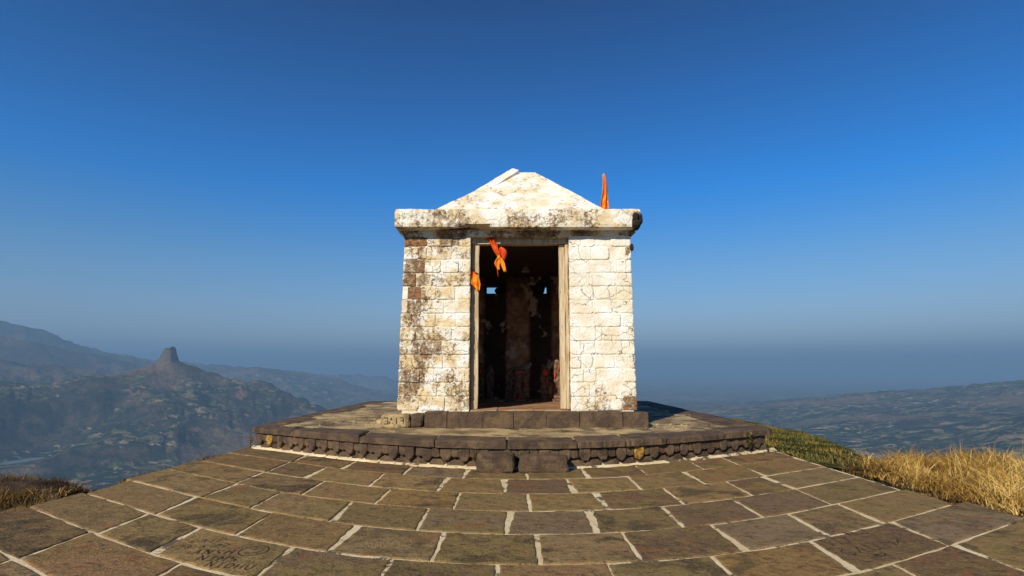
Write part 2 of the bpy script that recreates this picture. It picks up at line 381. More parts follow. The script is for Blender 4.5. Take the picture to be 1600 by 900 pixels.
# ------------------------------------------------------------------ terrain
def vnoise(x, y, seed):
    """numpy gradient noise"""
    xi = np.floor(x).astype(np.int64); yi = np.floor(y).astype(np.int64); xf = x - xi; yf = y - yi
    def g(ix, iy):
        h = (ix * 374761393 + iy * 668265263 + seed * 144665) & 0xffffffff
        h = ((h ^ (h >> 13)) * 1274126177) & 0xffffffff; h = h ^ (h >> 16)
        a = (h & 0xffff) / 65536.0 * 2 * np.pi; return np.cos(a), np.sin(a)
    u = xf * xf * xf * (xf * (xf * 6 - 15) + 10); v = yf * yf * yf * (yf * (yf * 6 - 15) + 10)
    def d(ox, oy):
        gx, gy = g(xi + ox, yi + oy); return gx * (xf - ox) + gy * (yf - oy)
    a = d(0, 0) * (1 - u) + d(1, 0) * u; b = d(0, 1) * (1 - u) + d(1, 1) * u
    return (a * (1 - v) + b * v) * 1.5
def fbm(x, y, wl, oct, seed, gain=.5, ridged=False):
    s = np.zeros_like(x); amp = 1.0; tot = 0
    for k in range(oct):
        n = vnoise(x / wl, y / wl, seed + k * 17)
        if ridged: n = 1 - 2 * np.abs(n)
        s += n * amp; tot += amp; amp *= gain; wl /= 2.03
    return s / tot
def sm(t): t = np.clip(t, 0, 1); return t * t * (3 - 2 * t)
BASE = -430.0
def pol(az, r, z): return (r * math.sin(R(az)), r * math.cos(R(az)), z)
RIDGES = [  # crest polylines (azimuth deg, range m, crest height) and side slope
    ([(-28.0, 4700, -85), (-29.5, 4600, -55), (-31.2, 4500, -30), (-33.5, 4300, -62), (-38, 4200, -105), (-43, 4350, -135), (-49, 4300, -110)], .36),
    ([(-31.2, 4500, 0), (-28.2, 4400, -45), (-26, 4300, -110), (-24, 4200, -190), (-21.5, 4000, -330)], .45),
    ([(-28.5, 4300, -70), (-30, 3800, -210), (-31, 3400, -320)], .6),
    ([(-36, 4100, -70), (-36.5, 3700, -190), (-37, 3300, -330)], .6),
    ([(-43, 4300, -50), (-46, 4200, -40), (-50, 4100, -40)], .45),
    ([(-35, 6300, -60), (-39, 6100, 10), (-43, 5900, 60), (-49, 5700, 90)], .36),
    ([(-21, 9500, -30), (-24, 9000, 25), (-28, 9500, -20)], .25),
    ([(-13, 13500, -170), (-20, 12500, -110), (-24, 11800, -30), (-29.6, 10600, 60), (-34, 10200, 170), (-36.4, 10000, 310), (-38.5, 9900, 350), (-40.5, 9800, 500), (-43, 9700, 600), (-50, 9400, 660)], .40),
    ([(-31, 8300, -40), (-34, 8200, 70), (-38, 8000, 180), (-42, 7800, 300), (-48, 7600, 370)], .40),
    ([(46, 6200, -70), (42, 6400, -110), (38, 6600, -190), (33, 7200, -350), (30, 7600, -480)], .12),
    ([(46, 4200, -170), (42, 4300, -260), (38, 4300, -350), (34, 4500, -450)], .12),
    ([(42, 2500, -330), (37, 2700, -400), (31, 3000, -480)], .16),
]
def ridge_h(X, Y, pts, slope):
    P = [pol(*p) for p in pts]; best = np.full_like(X, -1e9)
    for a, b in zip(P[:-1], P[1:]):
        dx, dy = b[0] - a[0], b[1] - a[1]; L2 = dx * dx + dy * dy
        t = np.clip(((X - a[0]) * dx + (Y - a[1]) * dy) / L2, 0, 1)
        d = np.hypot(X - a[0] - t * dx, Y - a[1] - t * dy)
        z = a[2] + t * (b[2] - a[2])
        best = np.maximum(best, z - slope * np.sqrt(d * d + 60 ** 2) + slope * 60)
    return best
def terrain_h(X, Y):
    rr = np.hypot(X, Y)
    h = BASE + 45 * fbm(X, Y, 2600, 5, 3) + 14 * fbm(X, Y, 420, 4, 9)
    wob = 1 + 0.0 * X
    rn = fbm(X, Y, 900, 6, 21, .55, True)
    for k, (pts, sl) in enumerate(RIDGES):
        rh = ridge_h(X + 160 * fbm(X, Y, 700, 3, 40 + k), Y + 160 * fbm(X, Y, 700, 3, 60 + k), pts, sl)
        amp = 70 if sl > .3 else 26
        away = sm((-(rh) + (max(p[2] for p in pts))) / 260)       # erosion grows below the crest
        rh = rh + amp * (rn - .25) * (0.55 + .75 * away) + (amp * .35) * fbm(X, Y, 240, 4, 90 + k, .6, True)
        k_ = 30.0
        m = np.maximum(h, rh); h = m + np.log1p(np.exp(-np.abs(h - rh) / k_)) * k_
    # the free-standing rock column
    bx, by, _ = pol(-31.2, 4500, 0); d = np.hypot((X - bx), (Y - by) * .8)
    h = h + (92 + 8 * fbm(X, Y, 60, 2, 5)) * (1 - sm((d - 30 + 6 * fbm(X, Y, 50, 2, 6)) / 36)) + 26 * (1 - sm((d - 30) / 120)) * (1 + .0 * X)
    lx, ly = 3400 * math.sin(R(-40.0)), 3400 * math.cos(R(-40.0)); dl = np.hypot((X - lx) / 1.1, (Y - ly) / 2.2) + 35 * fbm(X, Y, 130, 3, 71)
    h_l = -402.0
    # gullies
    h = h + 34 * (fbm(X, Y, 380, 5, 77, .6, True) - .2) * sm((h - BASE - 60) / 200)
    h = h + (h_l - h) * (1 - sm((dl - 30) / 330))
    # the summit this terrace stands on
    ex = np.maximum(np.maximum(-4.02 - X, X - 3.9), 0); ey = np.maximum(np.maximum(-3.2 - Y, Y - 17.2), 0)
    d = np.hypot(ex, ey); az = np.degrees(np.arctan2(X, Y))
    lip = .25 + .25 * fbm(X, Y, 1.9, 3, 5)
    lip = lip + 2.7 * np.exp(-((az - 41) / 7.5) ** 2) * (Y > 0) + 7.5 * np.exp(-((az - 23.5) / 4.7) ** 2) * (Y > 0) * sm((Y - 4) / 5) + 1.6 * np.exp(-((az + 42.5) / 2.3) ** 2) * (Y > 0)
    lip = lip + 9.0 * sm((np.abs(az) - 60) / 50)
    top = -.07 - .012 * d + .05 * fbm(X, Y, 1.2, 4, 8) * sm(d / .4)
    top = top - .80 * sm(d / 7) * np.exp(-((az - 25) / 9) ** 2) * (Y > 0)
    fall = np.maximum(d - lip, 0)
    s_h = top - .95 * fall ** 1.0 + np.minimum(fall * .12, 8) * fbm(X, Y, 9 + 0 * X, 4, 12)
    s_h = s_h + 20 * sm(fall / 200) * fbm(X, Y, 120, 4, 14)
    inside = d <= 0
    s_h = np.where(inside, -.16, s_h)
    return np.where(s_h > h, s_h, h)
az_f = np.concatenate([np.linspace(-52, 52, 900), np.linspace(52, 308, 150)[1:-1]])
rings = [1.5]
while rings[-1] < 60000: rings.append(rings[-1] * (1.014 if rings[-1] > 2500 and rings[-1] < 14000 else 1.022 if rings[-1] > 14 else 1.03))
rings = np.array(rings)
A, Q = np.meshgrid(np.radians(az_f), rings); X = Q * np.sin(A); Y = Q * np.cos(A)
Z = terrain_h(X, Y); Z = np.where(Q > 20000, Z - (Q - 20000) * .002, Z)
nA, nQ = len(az_f), len(rings)
V = np.stack([X, Y, Z], -1).reshape(-1, 3)
i = np.arange(nQ - 1)[:, None] * nA; j = np.arange(nA)[None, :]; j2 = (j + 1) % nA
F = np.stack([i + j, i + j2, i + nA + j2, i + nA + j], -1).reshape(-1, 4)[:, ::-1]
me = bpy.data.meshes.new('terrain'); me.vertices.add(len(V)); me.vertices.foreach_set('co', V.ravel())
me.loops.add(F.size); me.loops.foreach_set('vertex_index', F.ravel()); me.polygons.add(len(F))
me.polygons.foreach_set('loop_start', np.arange(len(F)) * 4); me.polygons.foreach_set('use_smooth', np.ones(len(F), bool))
me.update(); me.validate()
ter = link('terrain', me, MTER); tag(ter, kind='structure')
def th(x, y): return float(terrain_h(np.array([x], float), np.array([y], float))[0])
# reservoir on the valley floor
wx, wy = 3400 * math.sin(R(-40.0)), 3400 * math.cos(R(-40.0)); wz = -400.5
wp = [(wx + 45 * math.cos(t), wy + 110 * math.sin(t), wz) for t in np.linspace(0, 2 * math.pi, 33)[:-1]]
tag(link('reservoir_water', mesh('water', wp, [list(range(len(wp)))]), MWATER), kind='structure')

# ------------------------------------------------------------------ paved terrace
def g(x): return -.04 * x + .1475 * x * x - .0022 * x ** 4
Y0 = [6.86, 6.215, 5.51, 4.845, 4.19, 3.56, 2.97, 2.36, 1.74, 1.12, .5, -.12, -.74, -1.36]
ROWJ = [
 [-3.98, -2.78, -1.98, -1.21, -.53, .165, .81, 1.50, 2.25, 2.78, 3.76],
 [-3.97, -2.80, -2.21, -1.435, -.715, -.065, .58, 1.26, 1.975, 2.77, 3.75],
 [-4.06, -2.83, -1.96, -1.185, -.49, .15, .815, 1.49, 2.23, 2.75, 3.74],
 [-4.10, -2.825, -2.195, -1.405, -.695, -.035, .61, 1.275, 1.99, 2.765, 3.75],
 [-4.02, -2.86, -1.95, -1.17, -.485, .17, .79, 1.49, 2.235, 2.835, 3.84],
 [-4.10, -2.94, -2.295, -1.435, -.735, -.08, .575, 1.245, 2.025, 2.885, 4.02],
 [-4.20, -3.03, -1.985, -1.22, -.52, .13, .80, 1.50, 2.285, 2.97, 4.08]]
terrace = empty('paved_terrace', (0, 4, 0)); tag(terrace, kind='structure')
def rel(o, root):   # keep world coordinates under a moved parent
    o.parent = root; o.matrix_parent_inverse = Matrix.Translation(-root.location); return o
rnd = random.Random(3)
ident = lambda u, v, w: (u, v, w)
slabs = {}; slab_top = {}
for k in range(len(Y0) - 1):
    J = ROWJ[k] if k < 7 else [x + rnd.uniform(-.05, .05) + (.0) for x in ROWJ[5 + (k % 2)]]
    yt, yb = Y0[k], Y0[k + 1]
    for q in range(len(J) - 1):
        xa, xb = J[q], J[q + 1]
        gv = lambda: rnd.uniform(.004, .0115); gh = lambda: rnd.uniform(.008, .020)
        a, b = xa + (gv() if q else 0), xb - (gv() if q < len(J) - 2 else 0)
        t, u = yt - gh(), yb + gh()
        nn = max(3, int((b - a) / .11))
        bot = [(a + (b - a) * s / nn, u + g(a + (b - a) * s / nn)) for s in range(nn + 1)]
        topp = [(b + (a - b) * s / nn, t + g(b + (a - b) * s / nn)) for s in range(nn + 1)]
        def jit(P):
            j = .0070; return [(p[0] + rnd.uniform(-j, j), p[1] + rnd.uniform(-j, j)) for p in P]
        bot, topp = jit(bot), jit(topp)
        # nick the corners
        def nick(p, c, s): return (p[0] + (c[0] - p[0]) * s, p[1] + (c[1] - p[1]) * s)
        for L in (bot, topp):
            r1, r2 = rnd.random(), rnd.random()
            L[0] = nick(L[0], L[1], .04 + (.35 if r1 > .88 else 0)); L[-1] = nick(L[-1], L[-2], .04 + (.35 if r2 > .88 else 0))
        side = lambda p, q_: [(p[0] + (q_[0] - p[0]) * s + rnd.uniform(-.007, .007), p[1] + (q_[1] - p[1]) * s) for s in (.05, .15, .25, .37, .5, .62, .75, .86, .95)]
        P = bot + side(bot[-1], topp[0]) + topp + side(topp[-1], bot[0])
        lf, tl = rnd.uniform(.001, .006), (rnd.uniform(-.004, .004), rnd.uniform(-.006, .006))
        slab_top[(k, q)] = (sum(p[0] for p in P) / len(P), sum(p[1] for p in P) / len(P), lf, tl)
        m_ = slab_mesh(P, .11, .006, ident, 'slab', lift=lf, tilt=tl)
        o = rel(link('slab', m_, MP), terrace); slabs[(k, q)] = o; o['pale'] = 1.0 if (k, q) == (5, 2) else .5 if rnd.random() > .8 else 0.0
# mortar bed with a slightly uneven surface
nx, ny = 150, 190
vs = []; 
for jy in range(ny + 1):
    s = jy / ny; y0 = -1.36 + (7.02 + 1.36) * s
    for ix in range(nx + 1):
        x = -3.97 + 7.75 * ix / nx
        vs.append((x, y0 + g(x), -.005 + .003 * mn.noise(Vector((x * 9, y0 * 9, 1))) + .0025 * mn.noise(Vector((x * 31, y0 * 31, 4)))))
fs = [[j_ * (nx + 1) + i_, j_ * (nx + 1) + i_ + 1, (j_ + 1) * (nx + 1) + i_ + 1, (j_ + 1) * (nx + 1) + i_] for j_ in range(ny) for i_ in range(nx)]
rel(link('mortar_bed', mesh('mortar_bed', vs, fs, True), MM), terrace)

# scratched writing: stroke letters cut into two slabs
FONT = {'A': [[(0, 0), (.5, 1), (1, 0)], [(.2, .4), (.8, .4)]], 'N': [[(0, 0), (0, 1), (1, 0), (1, 1)]], 'S': [[(1, .9), (.6, 1), (.1, .85), (.15, .6), (.85, .42), (.9, .12), (.5, 0), (0, .1)]],
 'H': [[(0, 0), (0, 1)], [(1, 0), (1, 1)], [(0, .5), (1, .5)]], 'I': [[(.5, 0), (.5, 1)], [(.15, 0), (.85, 0)], [(.15, 1), (.85, 1)]], 'M': [[(0, 0), (0, 1), (.5, .4), (1, 1), (1, 0)]],
 'D': [[(0, 0), (0, 1), (.6, .95), (1, .5), (.6, .05), (0, 0)]], 'U': [[(0, 1), (.05, .25), (.5, 0), (.95, .25), (1, 1)]], 'T': [[(.5, 0), (.5, 1)], [(0, 1), (1, 1)]],
 'E': [[(1, 0), (0, 0), (0, 1), (1, 1)], [(0, .5), (.8, .5)]], '2': [[(0, .8), (.4, 1), (.9, .8), (.7, .5), (0, 0), (1, 0)]], '8': [[(.5, .52), (.1, .75), (.5, 1), (.9, .75), (.5, .52), (0, .25), (.5, 0), (1, .25), (.5, .52)]],
 '6': [[(.8, 1), (.2, .6), (0, .25), (.5, 0), (.95, .25), (.5, .5), (.1, .35)]], '-': [[(.2, .5), (.8, .5)]], 'V': [[(0, 1), (.5, 0), (1, 1)]], 'F': [[(0, 0), (0, 1), (1, 1)], [(0, .52), (.75, .52)]],
 'J': [[(.2, 1), (1, 1)], [(.65, 1), (.6, .2), (.3, 0), (0, .2)]], 'Y': [[(0, 1), (.5, .5), (1, 1)], [(.5, .5), (.5, 0)]], 'G': [[(.95, .85), (.5, 1), (.05, .6), (.1, .15), (.6, 0), (.95, .2), (.95, .5), (.55, .5)]],
 'B': [[(0, 0), (0, 1), (.7, .9), (.75, .6), (0, .5), (.9, .35), (.8, .05), (0, 0)]], 'C': [[(.95, .85), (.5, 1), (.05, .6), (.1, .15), (.6, 0), (.95, .15)]], 'O': [[(.5, 1), (.05, .6), (.15, .1), (.6, 0), (.95, .45), (.8, .9), (.5, 1)]], 'R': [[(0, 0), (0, 1), (.8, .9), (.8, .6), (0, .48), (.95, 0)]], 'X': [[(0, 0), (1, 1)], [(0, 1), (1, 0)]], ' ': []}
def strokes_mesh(items, f, w, name):
    """items: list of polylines in (u,v); f(u,v,lift)->xyz; ribbons of width w, 1.5 mm tall wedge sides"""
    vs, fs = [], []
    for pl in items:
        for (a, b) in zip(pl[:-1], pl[1:]):
            dx, dy = b[0] - a[0], b[1] - a[1]; l = math.hypot(dx, dy) or 1e-6; dx /= l; dy /= l
            e = w * .3; ww = w * rnd.uniform(.75, 1.15)
            a2 = (a[0] - dx * e, a[1] - dy * e); b2 = (b[0] + dx * e, b[1] + dy * e); i0 = len(vs)
            for p, s_ in ((a2, 1), (a2, -1), (b2, -1), (b2, 1)): vs.append(f(p[0] - dy * s_ * ww / 2, p[1] + dx * s_ * ww / 2, 0))
            fs.append([i0, i0 + 1, i0 + 2, i0 + 3])
    return mesh(name, vs, fs)
def word(txt, x0, y0, x1, y1, h, wfrac=.68, r=rnd):
    out = []; n = len(txt)
    for i_, ch in enumerate(txt):
        bx = x0 + (x1 - x0) * i_ / n; by = y0 + (y1 - y0) * i_ / n; cw = (x1 - x0) / n * wfrac
        for pl in FONT[ch]:
            out.append([(bx + u * cw + r.uniform(-.003, .003), by + v * h + r.uniform(-.004, .004)) for u, v in pl])
    return out
def onslab_of(key):
    cx_, cy_, lf_, tl_ = slab_top[key]
    return lambda u, v, w: (u, v, lf_ + (u - cx_) * tl_[0] + (v - cy_) * tl_[1] + .0006)
onslab = onslab_of((5, 2))
it = word('DATE', -2.16, 3.985, -1.94, 4.01, .065) 
it += word('28-6-22', -2.175, 3.84, -1.86, 3.905, .07)
sc1 = rel(link('scratched_date', strokes_mesh(it, onslab, .008, 'scratched_date'), MCARV2), slabs[(5, 2)])
it = word('ANSH', -2.02, 3.745, -1.75, 3.735, .09, .62) + word('NIMS', -1.93, 3.63, -1.66, 3.605, .085, .62) + word('NIDHU', -1.815, 3.525, -1.50, 3.455, .08, .62)
fc = [( -1.655 + .088 * math.cos(t), 3.815 + .10 * math.sin(t)) for t in np.linspace(0, 2 * math.pi, 21)]
it += [fc, [(-1.70, 3.785), (-1.66, 3.765), (-1.625, 3.775), (-1.60, 3.83)], [(-1.70, 3.86), (-1.69, 3.862)], [(-1.63, 3.862), (-1.62, 3.862)]]
sc2 = rel(link('scratched_names', strokes_mesh(it, onslab, .010, 'scratched_names'), MCARV), slabs[(5, 2)])
it = word('BJ', 2.37, 4.16, 2.60, 4.23, .11) + word('VIJ', 2.10, 3.92, 2.33, 4.03, .12) + word('GAUTM', 2.10, 3.735, 2.66, 3.98, .11) + word('82', 2.27, 3.70, 2.38, 3.74, .05)
sc3 = rel(link('worn_scratches', strokes_mesh(it, onslab_of((5, 8)), .009, 'worn_scratches'), MCARV2), slabs[(5, 8)])
for o_ in (sc1, sc2, sc3): o_.matrix_parent_inverse = Matrix.Identity(4)

# ------------------------------------------------------------------ plinth
PT = .31
def pf(x): return 6.80 - .03 * x + .152 * x * x - .0026 * x ** 4          # plinth face line in plan
def pn(x):                                                              # outward tangent angle
    d = -.03 + .304 * x - .0104 * x ** 3; return math.atan(d)
PXL, PXR, PYB = -3.85, 3.72, 15.6
plinth = empty('stone_plinth', (0, 7.5, 0)); tag(plinth, 'low dark basalt plinth with a bowed front and carved petal frieze under the shrine', 'plinth')
# core
xs = np.linspace(PXL + .10, PXR - .10, 60)
P = [(x, pf(x) + .09) for x in xs] + [(PXR - .10, PYB - .1), (PXL + .10, PYB - .1)]
rel(link('plinth_core', slab_mesh(P, PT - .045 + .2, .004, lambda u, v, w: (u, v, w + PT - .045), 'plinth_core'), MD), plinth)
# uneven earth and mortar surface between the cap stones
nx, ny = 130, 120; vs = []
for jy in range(ny + 1):
    for ix in range(nx + 1):
        x = PXL + .35 + (PXR - PXL - .7) * ix / nx; yf = pf(x) + .3; y = yf + (PYB - .5 - yf) * (jy / ny) ** 1.5
        z = PT - .006 + .016 * mn.noise(Vector((x * 1.6, y * 1.6, 3))) + .012 * mn.noise(Vector((x * 5, y * 5, 3))) + .006 * mn.noise(Vector((x * 14, y * 14, 3)))
        if x < -1.6 and y > 8.0: z += .03 * max(0, mn.noise(Vector((x * 2.2, y * 2.2, 9))) + .3)
        vs.append((x, y, z))
fs = [[j_ * (nx + 1) + i_, j_ * (nx + 1) + i_ + 1, (j_ + 1) * (nx + 1) + i_ + 1, (j_ + 1) * (nx + 1) + i_] for j_ in range(ny) for i_ in range(nx)]
rel(link('earth_surface', mesh('earth_surface', vs, fs, True), MT), plinth)
# cap stones along the bowed front
CJ = [PXL - .02, -3.06, -1.95, -.93, -.06, .77, 1.38, 1.93, 2.87, PXR + .02]
for q in range(len(CJ) - 1):
    a, b = CJ[q] + .008, CJ[q + 1] - .008; n = 17
    ov = rnd.uniform(-.012, .012)
    pfa, pfb = pf(a) - .008, pf(b) - .008
    bot = [(a + (b - a) * s / n, .62 * (pfa + (pfb - pfa) * s / n) + .38 * pf(a + (b - a) * s / n) - .02 + ov + (.025 if s in (0, n) else 0) * rnd.random() + rnd.uniform(-.010, .010)) for s in range(n + 1)]
    dep = .50 + rnd.uniform(-.06, .06)
    topp = [(b + (a - b) * s / n, pf(b + (a - b) * s / n) + dep + rnd.uniform(-.02, .02)) for s in range(n + 1)]
    dx = .10 if q < 2 else -.10 if q > 6 else 0
    m_ = slab_mesh(bot + topp, .085, .013, lambda u, v, w: (u, v, w + PT + .008), 'cap', lift=rnd.uniform(-.012, .012), tilt=(rnd.uniform(-.014, .014), 0))
    rel(link('cap_stone', m_, MD), plinth)
for sx, xo in ((-1, PXL), (1, PXR)):
    y = pf(xo) + .56
    while y < PYB - .5:
        l = rnd.uniform(.9, 1.3); y2 = min(y + l, PYB)
        c4 = [(xo - .02 * -sx * -1, y + .01), (xo + sx * .02, y2 - .01), (xo - sx * .50, y2 - .01), (xo - sx * .50, y + .01)]
        c4 = [(xo + sx * .02, y + .01), (xo + sx * .02, y2 - .01), (xo - sx * .5, y2 - .01), (xo - sx * .5, y + .01)]
        rel(link('cap_stone', slab_mesh(rough_poly(c4 if sx > 0 else c4[::-1], .2, .008, .03, rnd), .085, .013, lambda u, v, w: (u, v, w + PT + .006), 'cap', lift=rnd.uniform(-.006, .006)), MD), plinth); y = y2
x = PXL
while x < PXR - .2:
    x2 = min(x + rnd.uniform(.9, 1.3), PXR)
    rel(link('cap_stone', slab_mesh(rough_poly([(x + .01, PYB - .5), (x2 - .01, PYB - .5), (x2 - .01, PYB + .02), (x + .01, PYB + .02)], .2, .008, .03, rnd), .085, .013, lambda u, v, w: (u, v, w + PT + .004), 'cap'), MD), plinth); x = x2
# frieze pieces: local frame u along the face, v up, w outwards
fr = lambda u, v, w: (u, -w, v)
pet_mesh = [slab_mesh([(-.068, .222), (-.071, .135), (-.040 - e, .083), (.0, .066 - e), (.042, .085), (.071, .140), (.067, .222)][::-1], .10, .008, fr, 'petal') for e in (0, .006, -.02)]
blk_mesh = [slab_mesh([(-.050, .222), (-.051, .128 + e), (-.010, .115), (.050, .122), (.050, .222)][::-1], .10, .005, fr, 'block') for e in (0, .01)]
bas_mesh = [slab_mesh([(-.108, -.01), (-.109, .040), (-.066, .090 - e), (.060, .092), (.107, .046), (.108, -.01)][::-1], .10, .010, fr, 'base') for e in (0, .012, .035)]
s_len = 0; x = PXL + .10; period = .242; k = 0
while x < PXR - .1:
    a = pn(x); c, s_ = math.cos(a), math.sin(a)
    def place(nm, m_, xx, back, mat):
        an = pn(xx); o = link(nm, m_, None)
        o.rotation_euler = (rnd.uniform(-.03, .03), rnd.uniform(-.05, .05), an + rnd.uniform(-.05, .05)); o.scale = (rnd.uniform(.9, 1.08), rnd.uniform(.9, 1.1), 1)
        o.location = (xx - math.sin(an) * back, pf(xx) + math.cos(an) * back, rnd.uniform(-.003, .003))
        if not m_.materials: m_.materials.append(mat)
        rel(o, plinth); o.matrix_parent_inverse = Matrix.Translation(-plinth.location)
        if mat is not m_.materials[0]:
            o.material_slots[0].link = 'OBJECT'; o.material_slots[0].material = mat
        return o
    place('petal', rnd.choice(pet_mesh), x, .012 + rnd.uniform(-.004, .004), ML if k in (1, 24) else MD)
    place('frieze_block', rnd.choice(blk_mesh), x + c * .121, .024, MD)
    place('base_stone', rnd.choice(bas_mesh), x + c * .121, .040 + rnd.uniform(-.008, .008), MD)
    x += c * period; k += 1
# mortar fillet where the plinth meets the paving
vs = []; fs = []; n = 260
for q in range(n + 1):
    x = PXL - .02 + (PXR - PXL + .1) * q / n; w = .02 + .055 * mn.noise(Vector((x * 3, 0, 0))) + .05 * mn.noise(Vector((x * 9, 2, 0))) + .02 * mn.noise(Vector((x * 27, 2, 0)))
    vs += [(x, pf(x) + .09, .035), (x, pf(x) + .03, .020 + .008 * mn.noise(Vector((x * 15, 3, 0)))), (x, pf(x) + .01 - max(w, 0) * .6, .010), (x, pf(x) + .005 - max(w, -.03), .002)]
for q in range(n):
    for t in range(3): fs.append([q * 4 + t, q * 4 + t + 1, q * 4 + 5 + t, q * 4 + 4 + t])
rel(link('mortar_fillet', fixn(mesh('fillet', vs, fs, True)), MM), plinth)

# ------------------------------------------------------------------ shrine
XL, XR, YF, YB, Z0, Z1 = -1.71, 1.885, 8.75, 12.6, .535, 3.30
DL, DR, DT = -.655, .90, 3.16
shrine = empty('hilltop_shrine', (0.08, 8.75, PT)); tag(shrine, 'small whitewashed stone shrine with open doorway and low hipped roof on the plinth', 'shrine')
def part(name, me_, mat, parent=None, wear=None):
    o = link(name, me_, mat); rel(o, shrine)
    if parent is not None:
        o.parent = parent; o.matrix_parent_inverse = Matrix.Identity(4)
    if wear is not None: o['wear'] = wear
    return o
fy = lambda y: (lambda u, v, w: (u, y - w, v))
NC = 13; ch = (Z1 - Z0) / NC
RJ = [(892, 930, 955, 985), (892, 925, 952, 985), (892, 923, 964, 986), (892, 922, 961, 986), (892, 928, 964, 987), (892, 926, 956, 987), (892, 930, 968, 988),
      (892, 930, 940, 988), (892, 908, 930, 970, 989), (892, 908, 926, 958, 989), (892, 912, 930, 971, 989), (892, 920, 965, 990), (892, 917, 930, 970, 991)]
LJ = [(0, .34, .72, 1), (0, .22, .34, .72, 1), (0, .32, .56, .82, 1), (0, .20, .45, .72, 1), (0, .28, .5, .78, 1), (0, .3, .62, 1), (0, .16, .5, .8, 1),
      (0, .22, .42, .74, 1), (0, .26, .6, 1), (0, .2, .62, 1), (0, .3, .5, .78, 1), (0, .18, .55, .82, 1), (0, .3, .66, 1)]
def batter(z): return .045 * (Z1 - z) / (Z1 - Z0)                         # walls lean very slightly
pierL = part('pier', box_mesh(XL + .03, DL - .004, YF + .012, YF + .44, PT - .03, Z1, 'pier_core'), MW, wear=.55)
pierR = part('pier', box_mesh(DR + .004, XR - .03, YF + .012, YF + .44, PT - .03, Z1, 'pier_core'), MW, wear=.35)
for r_ in range(NC):
    zt = Z1 - r_ * ch; zb = zt - ch; bt = batter((zt + zb) / 2)
    for side in (0, 1):
        fr_ = LJ[r_] if side == 0 else [(p - RJ[r_][0]) / (RJ[r_][-1] - RJ[r_][0]) for p in RJ[r_]]
        x0, x1 = (XL - bt, DL) if side == 0 else (DR, XR + bt * .5)
        for q in range(len(fr_) - 1):
            a, b = x0 + (x1 - x0) * fr_[q] + .002, x0 + (x1 - x0) * fr_[q + 1] - .002
            plaster = side == 1 and q == 0 and r_ < 9
            g_ = .0005 if plaster else .003
            zz = lambda z: z + (rnd.uniform(-.012, .012) if 0 < r_ < NC - 1 and not plaster else 0)
            P = rough_poly([(a, zb + g_ + rnd.uniform(0, .006)), (b, zb + g_ + rnd.uniform(0, .006)), (b, zt - g_), (a, zt - g_)], .05, .0065, .030, rnd)
            if side == 0:
                wear = .66 + rnd.uniform(-.05, .06) + (.55 if (q == 0 and r_ in (0, 2, 3, 4)) else 0)
            else:
                wear = .13 + rnd.uniform(-.04, .05) + (.10 if q == len(fr_) - 2 else 0) + (.28 if r_ >= 11 else 0) + (.55 if r_ == 12 and q == len(fr_) - 2 else 0)
            part('stone', slab_mesh(P, .10, .007 if not plaster else .001, fy(YF), 'stone', lift=rnd.uniform(-.008, .010) if not plaster else .003, tilt=(rnd.uniform(-.03, .03), rnd.uniform(-.05, .05)) if not plaster else (0, 0)), MW, pierL if side == 0 else pierR, wear)
# side and back walls in coursed stone
fxl = lambda u, v, w: (XL - batter(v) - w, u, v)
fxr = lambda u, v, w: (XR + batter(v) * .5 + w, u, v)
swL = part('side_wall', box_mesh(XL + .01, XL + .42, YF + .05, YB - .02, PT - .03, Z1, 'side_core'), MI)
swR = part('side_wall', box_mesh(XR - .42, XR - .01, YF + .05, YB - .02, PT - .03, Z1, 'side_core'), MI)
for fx, pr in ((fxl, swL), (fxr, swR)):
    for r_ in range(NC):
        zt = Z1 - r_ * ch; zb = zt - ch; y = YF + .001
        while y < YB - .02:
            y2 = min(y + rnd.uniform(.28, .5), YB)
            if YB - y2 < .15: y2 = YB
            P = rough_poly([(y + .003, zb + .003), (y2 - .003, zb + .003), (y2 - .003, zt - .003), (y + .003, zt - .003)], .12, .003, .015, rnd)
            part('stone', slab_mesh(P, .09 if True else 0, .005, fx, 'stone', lift=rnd.uniform(-.012, -.004)), MW, pr, .3 + rnd.uniform(-.1, .3)); y = y2
    
# back wall with two air holes, built round the openings
HX = [(-.565, -.14), (.452, .775)]; HZ = (2.80, 2.985); BW0 = YB - .42
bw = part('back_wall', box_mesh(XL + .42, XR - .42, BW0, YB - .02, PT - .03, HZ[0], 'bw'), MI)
for (a, b, c_, d_) in ((XL + .42, HX[0][0], *HZ), (HX[0][1], HX[1][0], *HZ), (HX[1][1], XR - .42, *HZ), (XL + .42, XR - .42, HZ[1], Z1)):
    part('wall_section', box_mesh(a, b, BW0, YB - .02, c_, d_, 'bws'), MI, bw)
fyb = lambda u, v, w: (u, YB + w - .001, v)
for r_ in range(NC):
    zt = Z1 - r_ * ch; zb = zt - ch; x = XL + .002
    while x < XR - .02:
        x2 = min(x + rnd.uniform(.28, .5), XR)
        if XR - x2 < .15: x2 = XR
        if not (zb < HZ[1] and zt > HZ[0] and any(x < b and x2 > a for a, b in HX)):
            P = [(x + .003, zb + .003), (x2 - .003, zb + .003), (x2 - .003, zt - .003), (x + .003, zt - .003)]
            part('stone', slab_mesh(rough_poly(P, .12, .003, .015, rnd), .03, .005, fyb, 'stone', lift=rnd.uniform(-.01, 0)), MW, bw, .4 + rnd.uniform(-.1, .3))
        x = x2
st = part('fallen_stone', rock_mesh(.27, .3, .165, 5, .10, cuts=3, sq=2.6), MDD, bw); st.location = Vector((-.245, BW0 + .2, HZ[0])) ; 
st2 = part('fallen_stone', rock_mesh(.30, .3, .20, 8, .12, cuts=3, sq=3), MDD, bw); st2.location = Vector((.575, BW0 + .2, HZ[0]))
